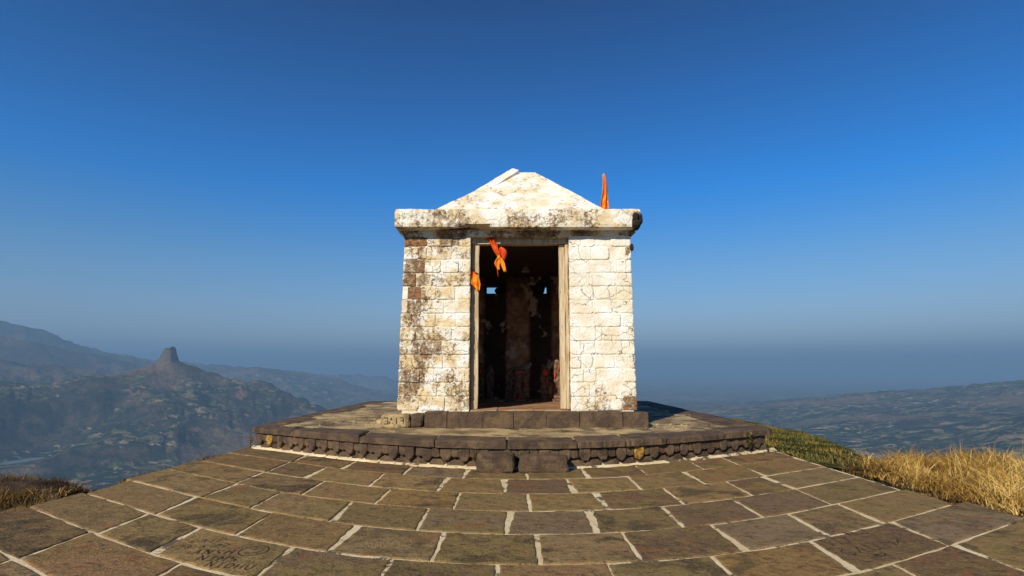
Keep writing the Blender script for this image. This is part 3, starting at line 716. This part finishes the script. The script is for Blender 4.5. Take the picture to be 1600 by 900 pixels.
# interior: near-black ceiling, brown floor, plaster ledge
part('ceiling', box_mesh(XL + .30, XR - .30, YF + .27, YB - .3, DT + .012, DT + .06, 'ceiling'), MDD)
inner_floor = part('floor', box_mesh(XL + .30, XR - .30, YF + .30, YB - .3, PT - .02, Z0 - .002, 'floor'), MF)
yy = YF + .0
ledge = part('wall_ledge', box_mesh(.14, .40, BW0 - .10, BW0 + .02, 3.03, 3.14, 'ledge', .008), MI)
# threshold slabs in the doorway
for a, b in ((DL + .02, -.22), (-.21, .34), (.35, DR - .02)):
    P = rough_poly([(a, YF - .02), (b, YF - .02 + rnd.uniform(-.01, .01)), (b, YF + .62), (a, YF + .62)], .15, .006, .02, rnd)
    part('threshold_slab', slab_mesh(P, .05, .006, lambda u, v, w: (u, v, w + Z0 + .012), 'threshold', lift=rnd.uniform(-.006, .004)), MF)
# door frame
YD = YF + .13
frm = part('door_frame', box_mesh(DL - .01, DR + .01, YD + .03, YD + .14, DT + .02, Z1 - .03, 'frame_back'), MWD)
def timber(x0, x1, y0, y1, z0, z1, seed, nm):
    bm = bmesh.new(); bmesh.ops.create_cube(bm, size=1)
    for v in bm.verts: v.co = Vector(((x0 + x1) / 2 + v.co.x * (x1 - x0), (y0 + y1) / 2 + v.co.y * (y1 - y0), (z0 + z1) / 2 + v.co.z * (z1 - z0)))
    lng = [e for e in bm.edges if e.calc_length() > max(x1 - x0, z1 - z0) * .95]
    bmesh.ops.subdivide_edges(bm, edges=lng, cuts=24, use_grid_fill=True)
    bmesh.ops.bevel(bm, geom=[e for e in bm.edges if len(e.link_faces) == 2 and e.calc_face_angle(0) > .9], offset=.008, segments=1, affect='EDGES')
    for v in bm.verts: v.co += Vector((mn.noise(v.co * 4 + Vector((seed, 0, 0))), mn.noise(v.co * 4 + Vector((0, seed, 0))), mn.noise(v.co * 3 + Vector((0, 0, seed))))) * .011
    m_ = bpy.data.meshes.new(nm); bm.to_mesh(m_); bm.free(); return m_
part('jamb', timber(DL + .015, DL + .125, YD, YD + .12, Z0 + .01, DT - .01, 1, 'jamb'), MWD, frm)
part('jamb', timber(DR - .145, DR - .055, YD + .002, YD + .12, Z0 + .01, DT - .01, 2, 'jamb'), MWD, frm)
part('jamb', timber(DR - .053, DR - .005, YD - .05, YD + .10, Z0 + .01, DT + .03, 3, 'jamb'), MWD, frm)
part('lintel', timber(DL + .01, DR - .012, YD - .03, YD + .13, DT - .008, Z1 - .01, 4, 'lintel'), MWD, frm)
# step: a row of dark dressed blocks
step = part('step', box_mesh(-1.20, 1.94, 8.58, YF + .02, PT - .02, Z0 - .03, 'step_core'), MSTEP)
SJ = [-1.30, -.96, -.43, .02, .51, 1.00, 1.64, 2.02]
for q in range(len(SJ) - 1):
    a, b = SJ[q] + (.005 if q in (0, 1, 5, 6) else .001), SJ[q + 1] - (.005 if q in (0, 4, 5, 6) else .001)
    m_ = box_mesh(a, b, 8.51 + rnd.uniform(-.012, .012), YF + (.0 if q not in (0, 6) else .02) - .004, PT - .01, Z0 + rnd.uniform(-.012, .004) - .002, 'step_stone', .008, 0)
    part('step_stone', m_, MSTEP, step)
# cornice: rings of a rectangular profile, broken along its lower edge
def ring_mesh(rings_, nseg, amp, name, seed=0, hook=None):
    """rings_: list of (z, xl, xr, yf, yb); perimeter subdivided; top and bottom closed"""
    vs = []; per = None
    for (z, xl, xr, yf, yb) in rings_:
        pts = []
        for q in range(nseg): pts.append((xl + (xr - xl) * q / nseg, yf))
        for q in range(nseg): pts.append((xr, yf + (yb - yf) * q / nseg))
        for q in range(nseg): pts.append((xr - (xr - xl) * q / nseg, yb))
        for q in range(nseg): pts.append((xl, yb - (yb - yf) * q / nseg))
        for (px_, py_) in pts:
            v = Vector((px_, py_, z)); n_ = Vector((mn.noise(v * 2.3 + Vector((seed, 0, 0))), mn.noise(v * 2.3 + Vector((0, seed, 0))), mn.noise(v * 2.3 + Vector((0, 0, seed)))))
            n2 = Vector((mn.noise(v * 11 + Vector((seed, 0, 0))), mn.noise(v * 11 + Vector((0, seed, 0))), mn.noise(v * 11 + Vector((0, 0, seed)))))
            v = v + n_ * amp + n2 * amp * .5
            if hook: v = hook(v, z)
            vs.append(v)
    m = 4 * nseg; fs = [list(range(m))[::-1]]
    for k in range(len(rings_) - 1):
        for q in range(m): fs.append([k * m + q, k * m + (q + 1) % m, (k + 1) * m + (q + 1) % m, (k + 1) * m + q])
    fs.append([(len(rings_) - 1) * m + q for q in range(m)])
    return fixn(mesh(name, vs, fs))
def rr(z, sx, f_): return (z, XL - sx, XR + sx, YF - f_, YB + sx)
def chip(v, z):
    if v.y < YF + .1 and z < 3.40:
        k = math.exp(-((v.x + .60) / .16) ** 2) + .8 * math.exp(-((v.x + .42) / .07) ** 2)
        kn = .5 + mn.noise(Vector((v.x * 14, 0, 0)))
        v = v + Vector((0, .17, .075)) * min(1, k) * max(.25, kn)
    # worn right corner
    dx = max(0, v.x - 1.86)
    if v.y < YF + .1 and dx > 0 and z < 3.6: v = v + Vector((-.3 * dx * (3.64 - z) / .3, 1.2 * dx * (3.64 - z) / .3, 0))
    return v
mould = part('moulding', ring_mesh([rr(3.245, .004, .004), rr(3.27, .014, .012), rr(3.295, .022, .016), rr(3.325, .055, .022), rr(3.352, .075, .03)], 36, .006, 'moulding', 3), MW, wear=.75)
corn = part('cornice', ring_mesh([rr(3.342, .09, .19), rr(3.352, .108, .222), rr(3.40, .112, .232), rr(3.46, .112, .23), rr(3.53, .115, .232), rr(3.60, .115, .228), rr(3.638, .10, .215), rr(3.65, .05, .16)], 90, .011, 'cornice', 5, chip), MW, wear=.58)
bc = part('broken_corner', rock_mesh(.19, .34, .25, 12, .25, cuts=5, sq=3, fine=.12), MDD, corn); bc.location = Vector((1.945, YF - .09, 3.335))
bc2 = part('broken_corner', rock_mesh(.06, .2, .12, 14, .2, cuts=3, sq=3), MDD, corn); bc2.location = Vector((1.90, YF + .06, 3.02))
# roof: low hipped roof with a short ridge
RX0, RX1, RY0, RY1, RZ = -1.53, 1.77, 8.90, 12.3, 3.60
def roof_mesh(): # hipped, slightly uneven
    n = 40; rings_ = []
    for k in range(n + 1):
        s = k / n
        rings_.append((RZ + (4.86 - RZ) * s, RX0 + (.02 - RX0) * s, RX1 + (.44 - RX1) * s, RY0 + (10.28 - RY0) * s, RY1 + (10.42 - RY1) * s))
    return ring_mesh(rings_, 44, .010, 'roof', 8)
roof = part('roof', roof_mesh(), MW, wear=.42)
part('ridge_slab', slab_mesh([(0, 0), (.46, 0), (.50, -.16), (.0, -.12)][::-1], .05, .008, lambda u, v, w: (u + .0, 10.34 + v * 1.0, 4.875 + v * .72 + w), 'ridge_slab'), MW, roof, .3)
# proud slab along the front left hip
hipA, hipB = Vector((RX0 + .85, RY0 + .755, RZ + .69)), Vector((.04, 10.27, 4.905))
dv_ = (hipB - hipA).normalized(); nrm = Vector((.0, -.67, .74)).normalized(); sdv = dv_.cross(nrm).normalized()
vs = []; fs = []; n = 14
for q in range(n + 1):
    c_ = hipA + (hipB - hipA) * (q / n); t_ = -.030 + .062 * (q / n); w_ = .16 * (1 - .3 * q / n)
    jj = [Vector((0, 0, rnd.uniform(-.004, .004))) for _ in range(4)]
    vs += [c_ - sdv * .04 + nrm * t_ + jj[0], c_ + sdv * w_ + nrm * t_ + jj[1], c_ + sdv * w_ - nrm * .03, c_ - sdv * .04 - nrm * .05]
for q in range(n):
    for t in range(4): fs.append([q * 4 + t, q * 4 + (t + 1) % 4, q * 4 + 4 + (t + 1) % 4, q * 4 + 4 + t])
fs += [[0, 1, 2, 3], [n * 4 + 3, n * 4 + 2, n * 4 + 1, n * 4]]
part('hip_slab', fixn(mesh('hip_slab', vs, fs)), MW, roof, .12)

# ------------------------------------------------------------------ things in and on the shrine
def cloth_strip(path, widths, fold, ndiv, name, yfold=.03, seed=0, thick=.0025):
    """draped cloth along a path; widths per station; folds push it in and out"""
    vs = []; fs = []; n = len(path)
    import itertools
    P = []
    for i_ in range(n):
        for j_ in range(ndiv + 1):
            t = j_ / ndiv - .5; w = widths[i_]
            wv = math.sin(t * fold * 2 * math.pi + seed + i_ * .35) * yfold * (w / max(widths))
            P.append(Vector(path[i_]) + Vector((t * w, wv, .012 * math.sin(seed + 7 * t + i_))))
    m = len(P); vs = P + [p + Vector((0, thick, 0)) for p in P]; W = ndiv + 1
    for i_ in range(n - 1):
        for j_ in range(ndiv):
            a = i_ * W + j_; fs.append([a, a + 1, a + W + 1, a + W]); fs.append([m + a, m + a + W, m + a + W + 1, m + a + 1])
    for i_ in range(n - 1):
        a = i_ * W; fs.append([a, a + W, m + a + W, m + a]); a = i_ * W + ndiv; fs.append([a + W, a, m + a, m + a + W])
    for j_ in range(ndiv):
        fs.append([j_ + 1, j_, m + j_, m + j_ + 1]); a = (n - 1) * W + j_; fs.append([a, a + 1, m + a + 1, m + a])
    return fixn(mesh(name, vs, fs, True))
def lin(a, b, n): return [tuple(Vector(a) + (Vector(b) - Vector(a)) * (k / (n - 1))) for k in range(n)]
# roof pennant
fl = empty('pennant', (1.60, 9.35, 3.66)); tag(fl, 'limp saffron pennant on a thin pole rising behind the right end of the roof', 'flag')
rel(link('pole', tube([(1.585, 9.36, 3.60), (1.60, 9.35, 4.1), (1.575, 9.35, 4.50)], [.009, .008, .005]), m_simple('bamboo', (.25, .15, .06), (.35, .22, .09), 12)), fl)
n = 16; pth = [(1.582 + .012 * math.sin(k * .4) + .018 * (k / n), 9.33, 4.50 - .86 * k / n) for k in range(n + 1)]
rel(link('cloth', cloth_strip(pth, [.034 + .15 * (k / n) ** .85 for k in range(n + 1)], 1.6, 12, 'cloth', .040, 1.0), MORANGE), fl)
# cloth knotted on the lintel
kc = empty('knotted_cloth', (-.22, YD - .06, 3.25)); tag(kc, 'orange cloth knotted and hanging from the middle left of the door lintel', 'cloth')
n = 12; pth = [(-.36 + .16 * (k / n) ** .9, YD - .065 - .01 * math.sin(k), 3.275 - .37 * k / n) for k in range(n + 1)]
rel(link('upper_cloth', cloth_strip(pth, [.15 - .10 * (k / n) ** .8 for k in range(n + 1)], 2.2, 12, 'upper_cloth', .022, .5), MRED), kc)
rel(link('back_cloth', cloth_strip([(-.17 + .03 * math.sin(k * .6), YD - .03, 3.10 - .28 * k / 7) for k in range(8)], [.07, .10, .12, .13, .12, .10, .07, .03], 1.2, 8, 'back_cloth', .015, 2), MRED), kc)
rel(link('knot', rock_mesh(.055, .05, .06, 3, .15, cuts=3, sq=2.2), MORANGE, loc=(-.205, YD - .075, 2.895)), kc); bpy.context.view_layer.update()
rel(link('tail', cloth_strip([(-.21 - .028 * math.sin(k * .45), YD - .08, 2.92 - .20 * k / 7) for k in range(8)], [.05, .07, .08, .085, .08, .065, .05, .03], 1, 6, 'tail', .015, 0), MYEL), kc)
rel(link('tail', cloth_strip([(-.19 + .085 * (k / 7), YD - .085, 2.92 - .23 * k / 7) for k in range(8)], [.05, .06, .07, .075, .07, .065, .05, .045], 1, 6, 'tail', .012, 1), MYEL), kc)
rel(link('string', tube([(-.235, YD - .08, 2.74), (-.225, YD - .08, 2.66), (-.215, YD - .08, 2.60)], .005, 6), MRED), kc)
# cloth bundle tied round the left jamb
jb = empty('tied_cloth', (-.58, YD - .04, 2.6)); tag(jb, 'orange cloth bundle tied round the left door jamb', 'cloth')
n = 12; wd = [.07, .10, .125, .14, .15, .155, .155, .15, .14, .12, .095, .07, .035]
rel(link('bundle', cloth_strip([(-.635 + .10 * (k / n), YD - .045 - .035 * math.sin(math.pi * k / n), 2.70 - .31 * k / n) for k in range(n + 1)], wd, 1.8, 12, 'bundle', .018, .9), MORANGE), jb)
rel(link('tie', cloth_strip([(-.64 + .03 * k, YD - .02, 2.73 - .02 * k) for k in range(4)], [.06, .06, .05, .04], 1, 4, 'tie', .01), MRED), jb)
# bell
bl = empty('hanging_bell', (.27, 11.0, 3.2)); tag(bl, 'small pale bell hanging high inside the doorway', 'bell')
o = rel(link('bell_cup', lathe([(.0, .0), (.03, -.004), (.052, -.03), (.06, -.07), (.068, -.10), (.085, -.125), (.078, -.125), (.055, -.08), (.04, -.03), (0, -.012)], 20, 'bell_cup'), MBELL), bl)
o.matrix_parent_inverse = Matrix.Identity(4)
o = rel(link('cord', tube([(0, 0, 0), (.003, 0, .06), (0, 0, .09)], .006, 6), MDD), bl); o.matrix_parent_inverse = Matrix.Identity(4)
o = rel(link('clapper', tube([(0, 0, -.02), (0, 0, -.12), (0, 0, -.15)], [.004, .006, .014], 8), MDD), bl); o.matrix_parent_inverse = Matrix.Identity(4)
# idols along the back of the sanctum
def stele(w, h, t, top=.5, seed=0):
    P = [(-w / 2, 0), (w / 2, 0), (w / 2 * 1.02, h * .6)]
    for k in range(7):
        a = math.pi * k / 6; P.append((math.cos(a) * w / 2 * (.96 if 0 < k < 6 else 1), h * (1 - top * .5) + math.sin(a) * h * top * .5))
    P += [(-w / 2 * 1.02, h * .6)]
    r_ = random.Random(seed); P = [(p[0] + r_.uniform(-.008, .008), p[1] + r_.uniform(-.008, .008) * (p[1] > 0)) for p in P]
    return slab_mesh(P, t, .015, lambda u, v, w_: (u, -w_, v), 'stele')
def idol(x, y, w, h, label, mark, seed, body=MIDOL, base=True, fig=True):
    e = empty('idol', (x, y, Z0)); tag(e, label, 'idol', 'idol stones along the back of the shrine')
    b0 = .05 if base else 0
    link('slab_back', stele(w, h, .12, .5, seed), body, e, (0, 0, b0))
    if fig:
        bm = bmesh.new()
        for (cx, cz, sx, sz, sy) in ((0, h * .62, w * .13, h * .12, .05), (0, h * .36, w * .2, h * .22, .05), (-w * .12, h * .16, w * .09, h * .16, .04), (w * .12, h * .16, w * .09, h * .16, .04), (-w * .26, h * .40, w * .06, h * .16, .035), (w * .26, h * .40, w * .06, h * .16, .035)):
            r_ = bmesh.ops.create_uvsphere(bm, u_segments=12, v_segments=8, radius=1)
            for v in r_['verts']: v.co = Vector((v.co.x * sx + cx, v.co.y * sy - .01, v.co.z * sz + cz + b0))
        m_ = bpy.data.meshes.new('relief'); bm.to_mesh(m_); bm.free(); m_.polygons.foreach_set('use_smooth', [True] * len(m_.polygons))
        link('carved_figure', m_, body, e)
    if base: link('pedestal', box_mesh(-w * .62, w * .62, -.16, .12, 0, .05, 'pedestal', .01), MIDOL, e)
    for (mx, mz, mw, mh) in mark:
        link('vermilion_mark', rock_mesh(mw, .05, mh, seed + 3, .15, cuts=3, sq=2.3), MSIN, e, (mx, -.055 if fig else -.02, mz))
    return e
idol(-.66, 11.55, .20, .72, 'narrow dark idol stone at the left end of the row with a faint orange mark', [(.02, .55, .05, .10)], 1, fig=False)
idol(-.44, 11.5, .15, .66, 'slim grey idol stone second from the left of the row', [], 2, fig=False)
idol(.10, 11.3, .46, .64, 'broad carved idol stone in the middle of the doorway with an orange dab', [(-.01, .50, .06, .10), (.0, .05, .30, .03)], 3)
idol(.66, 11.45, .17, .66, 'dark idol stone with a round red daub on its head', [(.0, .50, .12, .13), (.04, .30, .03, .2)], 4, fig=False)
idol(.90, 11.35, .17, .78, 'red streaked idol stone beside the right door jamb', [(-.05, .15, .02, .20), (-.045, .45, .03, .16), (.03, .6, .03, .1)], 5, fig=False)
fl2 = rel(link('fallen_plaster', rock_mesh(.16, .12, .05, 9, .2, cuts=3), MF, shrine, (-.25, 10.9, Z0)), shrine)

# ------------------------------------------------------------------ loose stones
def stone(name, label, dims, loc, rot, seed, mat, cat='stone', **kw):
    o = link(name, rock_mesh(*dims, seed, **kw), mat, None, loc, rot); tag(o, label, cat); return o
stone('loose_rock', 'squat rough dark rock at the foot of the plinth, left of the pair', (.44, .24, .225), (-.185, 6.665, -.005), (0, 0, R(-4)), 21, MD, amp=.05, cuts=6, sq=7, fine=.05)
stone('loose_rock', 'longer wedge ended dark rock at the foot of the plinth, right of the pair', (.56, .22, .195), (.36, 6.665, -.005), (0, 0, R(5)), 33, MD, amp=.05, cuts=6, sq=7, fine=.04)
cs = stone('carved_block', 'weathered earth coloured block with scratched letters at the left foot of the shrine', (.42, .26, .20), (-1.73, 8.62, PT - .01), (0, 0, R(3)), 41, MT, 'block', amp=.05, cuts=6, sq=7)
vs_it = [[(1 - u, v) for u, v in pl] for pl in FONT['E']]
it = []
for i_, pl_set in enumerate(([[(1 - u, v) for u, v in pl] for pl in FONT['E']], FONT['A'][:1], FONT['I'][:1], [[(1 - u, v) for u, v in pl] for pl in FONT['F']][::1])):
    for pl in pl_set: it.append([(-.155 + i_ * .075 + u * .05, .065 + v * .085) for u, v in pl])
link('scratched_letters', strokes_mesh(it, lambda u, v, w: (u, -.134, v), .011, 'letters'), MCARV, cs)
stone('rubble_stone', 'rounded brown rubble stone wedged between the carved block and the step', (.22, .24, .205), (-1.415, 8.66, PT - .01), (0, 0, R(-12)), 47, MD, amp=.1, cuts=5, sq=4)
stone('rubble_stone', 'small buff stone on the earth left of the shrine wall', (.30, .25, .10), (-1.95, 9.0, PT - .01), (0, 0, .4), 52, MT, amp=.15, cuts=4, sq=3)
rs = random.Random(5)
rub = empty('x'); bpy.data.objects.remove(rub)
vs = []; fs = []
for k in range(150):
    x = rs.uniform(-3.2, -1.6) if k < 110 else rs.uniform(1.9, 3.0); y = rs.uniform(8.3, 10.5) if k < 110 else rs.uniform(8.2, 9.0); r_ = rs.uniform(.008, .03)
    b0 = len(vs); m4 = [(1, 0, 0), (.2, 1, .1), (-1, .1, 0), (0, -1, 0), (.1, .1, .9)]
    for p in m4: vs.append((x + p[0] * r_ * rs.uniform(.7, 1.3), y + p[1] * r_ * rs.uniform(.7, 1.3), PT + .004 + p[2] * r_))
    for a, b in ((0, 1), (1, 2), (2, 3), (3, 0)): fs.append([b0 + a, b0 + b, b0 + 4])
tag(link('gravel', mesh('gravel', vs, fs), MT), 'loose crumbs of stone and mortar on the plinth top', 'gravel', kind='stuff')

# ------------------------------------------------------------------ vegetation
def blades(name, spots, hfun, mat, label, cat, width=.006, bend=.5, segs=3, seed=0, kind='stuff', stems=1):
    r_ = np.random.default_rng(seed); V_, F_, T_ = [], [], []
    for (x, y, z) in spots:
        h = hfun(x, y) * r_.uniform(.45, 1.15); a = r_.uniform(0, 2 * math.pi); ln = r_.uniform(.05, bend) * h
        w = width * r_.uniform(.6, 1.4); ca, sa = math.cos(a), math.sin(a); b = a + r_.uniform(-1.2, 1.2) + math.pi / 2; cb, sb = math.cos(b), math.sin(b)
        i0 = len(V_); t = min(1, max(0, .5 + .9 * mn.noise(Vector((x * 1.7, y * 1.7, seed))) + r_.normal() * .22))
        curl = r_.uniform(.5, 1.0) if r_.random() < .35 else 0
        for k in range(segs + 1):
            s = k / segs; zz = h * (s - curl * .45 * s ** 3); off = ln * s * s * (1 + curl)
            ww = w * (1 - s * .85)
            V_.append((x + ca * off - cb * ww / 2, y + sa * off - sb * ww / 2, z + zz)); V_.append((x + ca * off + cb * ww / 2, y + sa * off + sb * ww / 2, z + zz))
            T_ += [t, t]
        for k in range(segs): F_.append([i0 + 2 * k, i0 + 2 * k + 1, i0 + 2 * k + 3, i0 + 2 * k + 2])
    m_ = mesh(name, V_, F_); at = m_.attributes.new('tint', 'FLOAT', 'POINT'); at.data.foreach_set('value', T_)
    o = link(name, m_, mat); tag(o, label, cat, kind=kind); return o
def scatter(n, box, test, seed, zoff=0):
    r_ = np.random.default_rng(seed); xs = r_.uniform(box[0], box[1], n); ys = r_.uniform(box[2], box[3], n)
    k = test(xs, ys); xs, ys = xs[k], ys[k]; zs = terrain_h(xs, ys); return list(zip(xs, ys, zs + zoff))
azd = lambda x, y: np.degrees(np.arctan2(x, y))
# golden grass bank on the right
gl = lambda x, y: .40 + 3.2 * np.exp(-((azd(x, y) - 43) / 9) ** 2)
sp_ = scatter(36000, (3.85, 8.5, 3.2, 8.8), lambda x, y: (x > 4.10 + .10 * np.sin(y * 5)) & (azd(x, y) > 31.0) & (azd(x, y) < 60) & (x - 3.9 < gl(x, y)) & (fbm(x, y, .45, 3, 31) > -.14), 1)
def hgold(x, y):
    d = x - 4.0; base = .035 + min(.145, d * .22) * (1.0 if math.degrees(math.atan2(x, y)) > 34 else .8)
    return base * (1 + .9 * mn.noise(Vector((x * 2.6, y * 2.6, 0))))
blades('golden_grass', sp_, hgold, MGG, 'scrubby dry golden grass along the right edge of the paving', 'grass', .012, 2.0, 4, 2)
sp_ = scatter(26000, (3.85, 8.5, 3.2, 8.8), lambda x, y: (x > 3.90 + .12 * np.abs(np.sin(y * 4.1))) & (azd(x, y) > 29.5) & (azd(x, y) < 60) & (x < 4.9) & (fbm(x, y, .35, 3, 35) > -.25), 21)
blades('straw_litter', sp_, lambda x, y: .05, MGD, 'flattened straw and brown thatch at the foot of the golden grass', 'straw', .007, 3.2, 3, 22)
sp_ = scatter(9000, (3.95, 8.5, 3.2, 8.8), lambda x, y: (azd(x, y) > 31) & (azd(x, y) < 60) & (x - 3.9 < gl(x, y)) & (fbm(x, y, .6, 3, 47) > .12), 23)
blades('brown_tussocks', sp_, lambda x, y: .20, MGD, 'darker brown tussocks standing among the golden grass', 'grass', .008, 1.0, 3, 24)
sp_ = scatter(150, (4.4, 7.5, 4, 7.5), lambda x, y: (azd(x, y) > 33) & (azd(x, y) < 50), 4)
blades('grass_stalks', sp_, lambda x, y: .40, MGG, 'tall dry seed stalks standing above the golden grass', 'grass', .006, .25, 4, 5)
# green shoulder beyond the right corner of the plinth
sp_ = scatter(60000, (3.9, 12, 7.4, 20), lambda x, y: (azd(x, y) > 21) & (azd(x, y) < 33) & (x - 3.9 < 8), 7)
blades('green_grass', sp_, lambda x, y: .055 * (1 + mn.noise(Vector((x, y, 0)))), MGR, 'short green and ochre grass on the shoulder beyond the plinth corner', 'grass', .016, .8, 2, 8)
# dark scrub on the left lip
sp_ = scatter(16000, (-7.2, -3.98, 3.6, 7.2), lambda x, y: (azd(x, y) < -38.0) & (azd(x, y) > -52), 9)
blades('scrub_grass', sp_, lambda x, y: .13 + .05 * mn.noise(Vector((x * 3, y * 3, 1))), MGD, 'brown scrub and dry tufts on the soil bank by the left edge of the paving', 'scrub', .007, .9, 3, 10)
sp_ = scatter(5000, (-5.0, -3.98, 5.4, 8.2), lambda x, y: (x < -4.0) & (x > -4.22 - .12 * np.sin(y * 5)), 11)
blades('edge_weeds', sp_, lambda x, y: .07 + .04 * mn.noise(Vector((x * 3, y * 3, 1))), MGD, 'low dry weeds along the left edge of the paving', 'weeds', .007, 1.0, 3, 12)
mnd = link('soil_bank', rock_mesh(1.7, .8, .22, 61, .16, cuts=14, sq=3.0, fine=.14, name='soil_bank'), MSOIL, None, (-5.02, 5.60, -.15), (0, 0, R(-12)))
tag(mnd, 'low dark soil bank topped with dry tufts beside the left edge of the paving', 'bank')
r5 = np.random.default_rng(15); sp_ = []; Mb = Matrix.Translation(mnd.location) @ Matrix.Rotation(R(-12), 4, 'Z')
pol_ = [p for p in mnd.data.polygons if p.center.z > .05]
for _ in range(7000):
    p = pol_[r5.integers(len(pol_))]; w_ = Mb @ (p.center + Vector((r5.uniform(-.05, .05), r5.uniform(-.03, .03), -.012))); sp_.append((w_.x, w_.y, w_.z))
blades('sun_coloured_tufts', [p for p in sp_ if p[2] < .03 and rnd.random() < .35], lambda x, y: .08, MGG, 'dry blades coloured gold as if sunlit along the foot of the dark soil bank', 'grass', .006, 1.4, 3, 17)  # sunlight on the bank's foot is put into the gold blade colour
blades('bank_tufts', sp_, lambda x, y: .075 + .06 * mn.noise(Vector((x * 4, y * 4, 1))), MGD, 'thin dry tufts growing out of the dark soil bank', 'grass', .006, 1.4, 3, 16)
def weed(name, loc, h, n, label, seed, mat=MLEAF, spread=.06):
    r_ = random.Random(seed); e = empty(name, loc); tag(e, label, 'plant')
    sv, sf, lv, lf, tn = [], [], [], [], []
    for k in range(n):
        a = r_.uniform(0, 6.28); L = h * r_.uniform(.6, 1.1); tip = Vector((math.cos(a) * spread * r_.uniform(.3, 1), math.sin(a) * spread * .5, L)); mid = tip * .5 + Vector((0, 0, L * .12))
        w = .0022
        for p, q in ((Vector((0, 0, 0)), mid), (mid, tip)):
            i0 = len(sv); sv += [p + Vector((-w, 0, 0)), p + Vector((w, 0, 0)), q + Vector((w, 0, 0)), q + Vector((-w, 0, 0))]; sf.append([i0, i0 + 1, i0 + 2, i0 + 3])
        for t in range(9):
            s = .25 + .75 * t / 8; p = (mid * (s * 2) if s < .5 else mid + (tip - mid) * (s * 2 - 1)); b = r_.uniform(0, 6.28); l = h * r_.uniform(.10, .2)
            d = Vector((math.cos(b), math.sin(b), r_.uniform(-.1, .6))).normalized() * l; sd = d.cross(Vector((0, 0, 1))).normalized() * l * .28
            i0 = len(lv); lv += [p, p + d * .5 + sd, p + d, p + d * .5 - sd]; lf.append([i0, i0 + 1, i0 + 2, i0 + 3]); tn += [r_.random()] * 4
    m_ = mesh('stems', sv, sf); m_.attributes.new('tint', 'FLOAT', 'POINT'); link('stems', m_, MGD, e)
    m_ = mesh('leaves', lv, lf); at = m_.attributes.new('tint', 'FLOAT', 'POINT'); at.data.foreach_set('value', tn); link('leaves', m_, mat, e)
weed('weed', (-.43, pf(-.43) - .03, .07), .17, 6, 'small green weed growing out of the frieze beside the left loose rock', 1)
weed('weed', (3.28, pf(3.28) - .04, .04), .22, 9, 'yellow green weed growing at the right end of the frieze', 2)
weed('weed', (3.60, pf(3.6) - .06, .0), .16, 7, 'yellow tuft at the right corner where plinth meets paving', 3)
weed('weed', (-3.86, pf(-3.86) - .02, .0), .20, 9, 'rust yellow tuft at the left corner of the plinth', 4, MGG)

# ------------------------------------------------------------------ haze
hz = box_mesh(-62000, 62000, -62000, 62000, BASE - 400, 960, 'haze'); ho = link('haze', hz); tag(ho, kind='stuff')
hm = bpy.data.materials.new('haze_air'); hm.use_nodes = True; t = hm.node_tree; t.nodes.clear()
mo = t.nodes.new('ShaderNodeOutputMaterial'); pv = t.nodes.new('ShaderNodeVolumePrincipled')
pv.inputs['Color'].default_value = (.265, .475, .74, 1); pv.inputs['Density'].default_value = 1.25e-4; pv.inputs['Anisotropy'].default_value = 0.0
t.links.new(pv.outputs[0], mo.inputs['Volume']); hz.materials.append(hm)
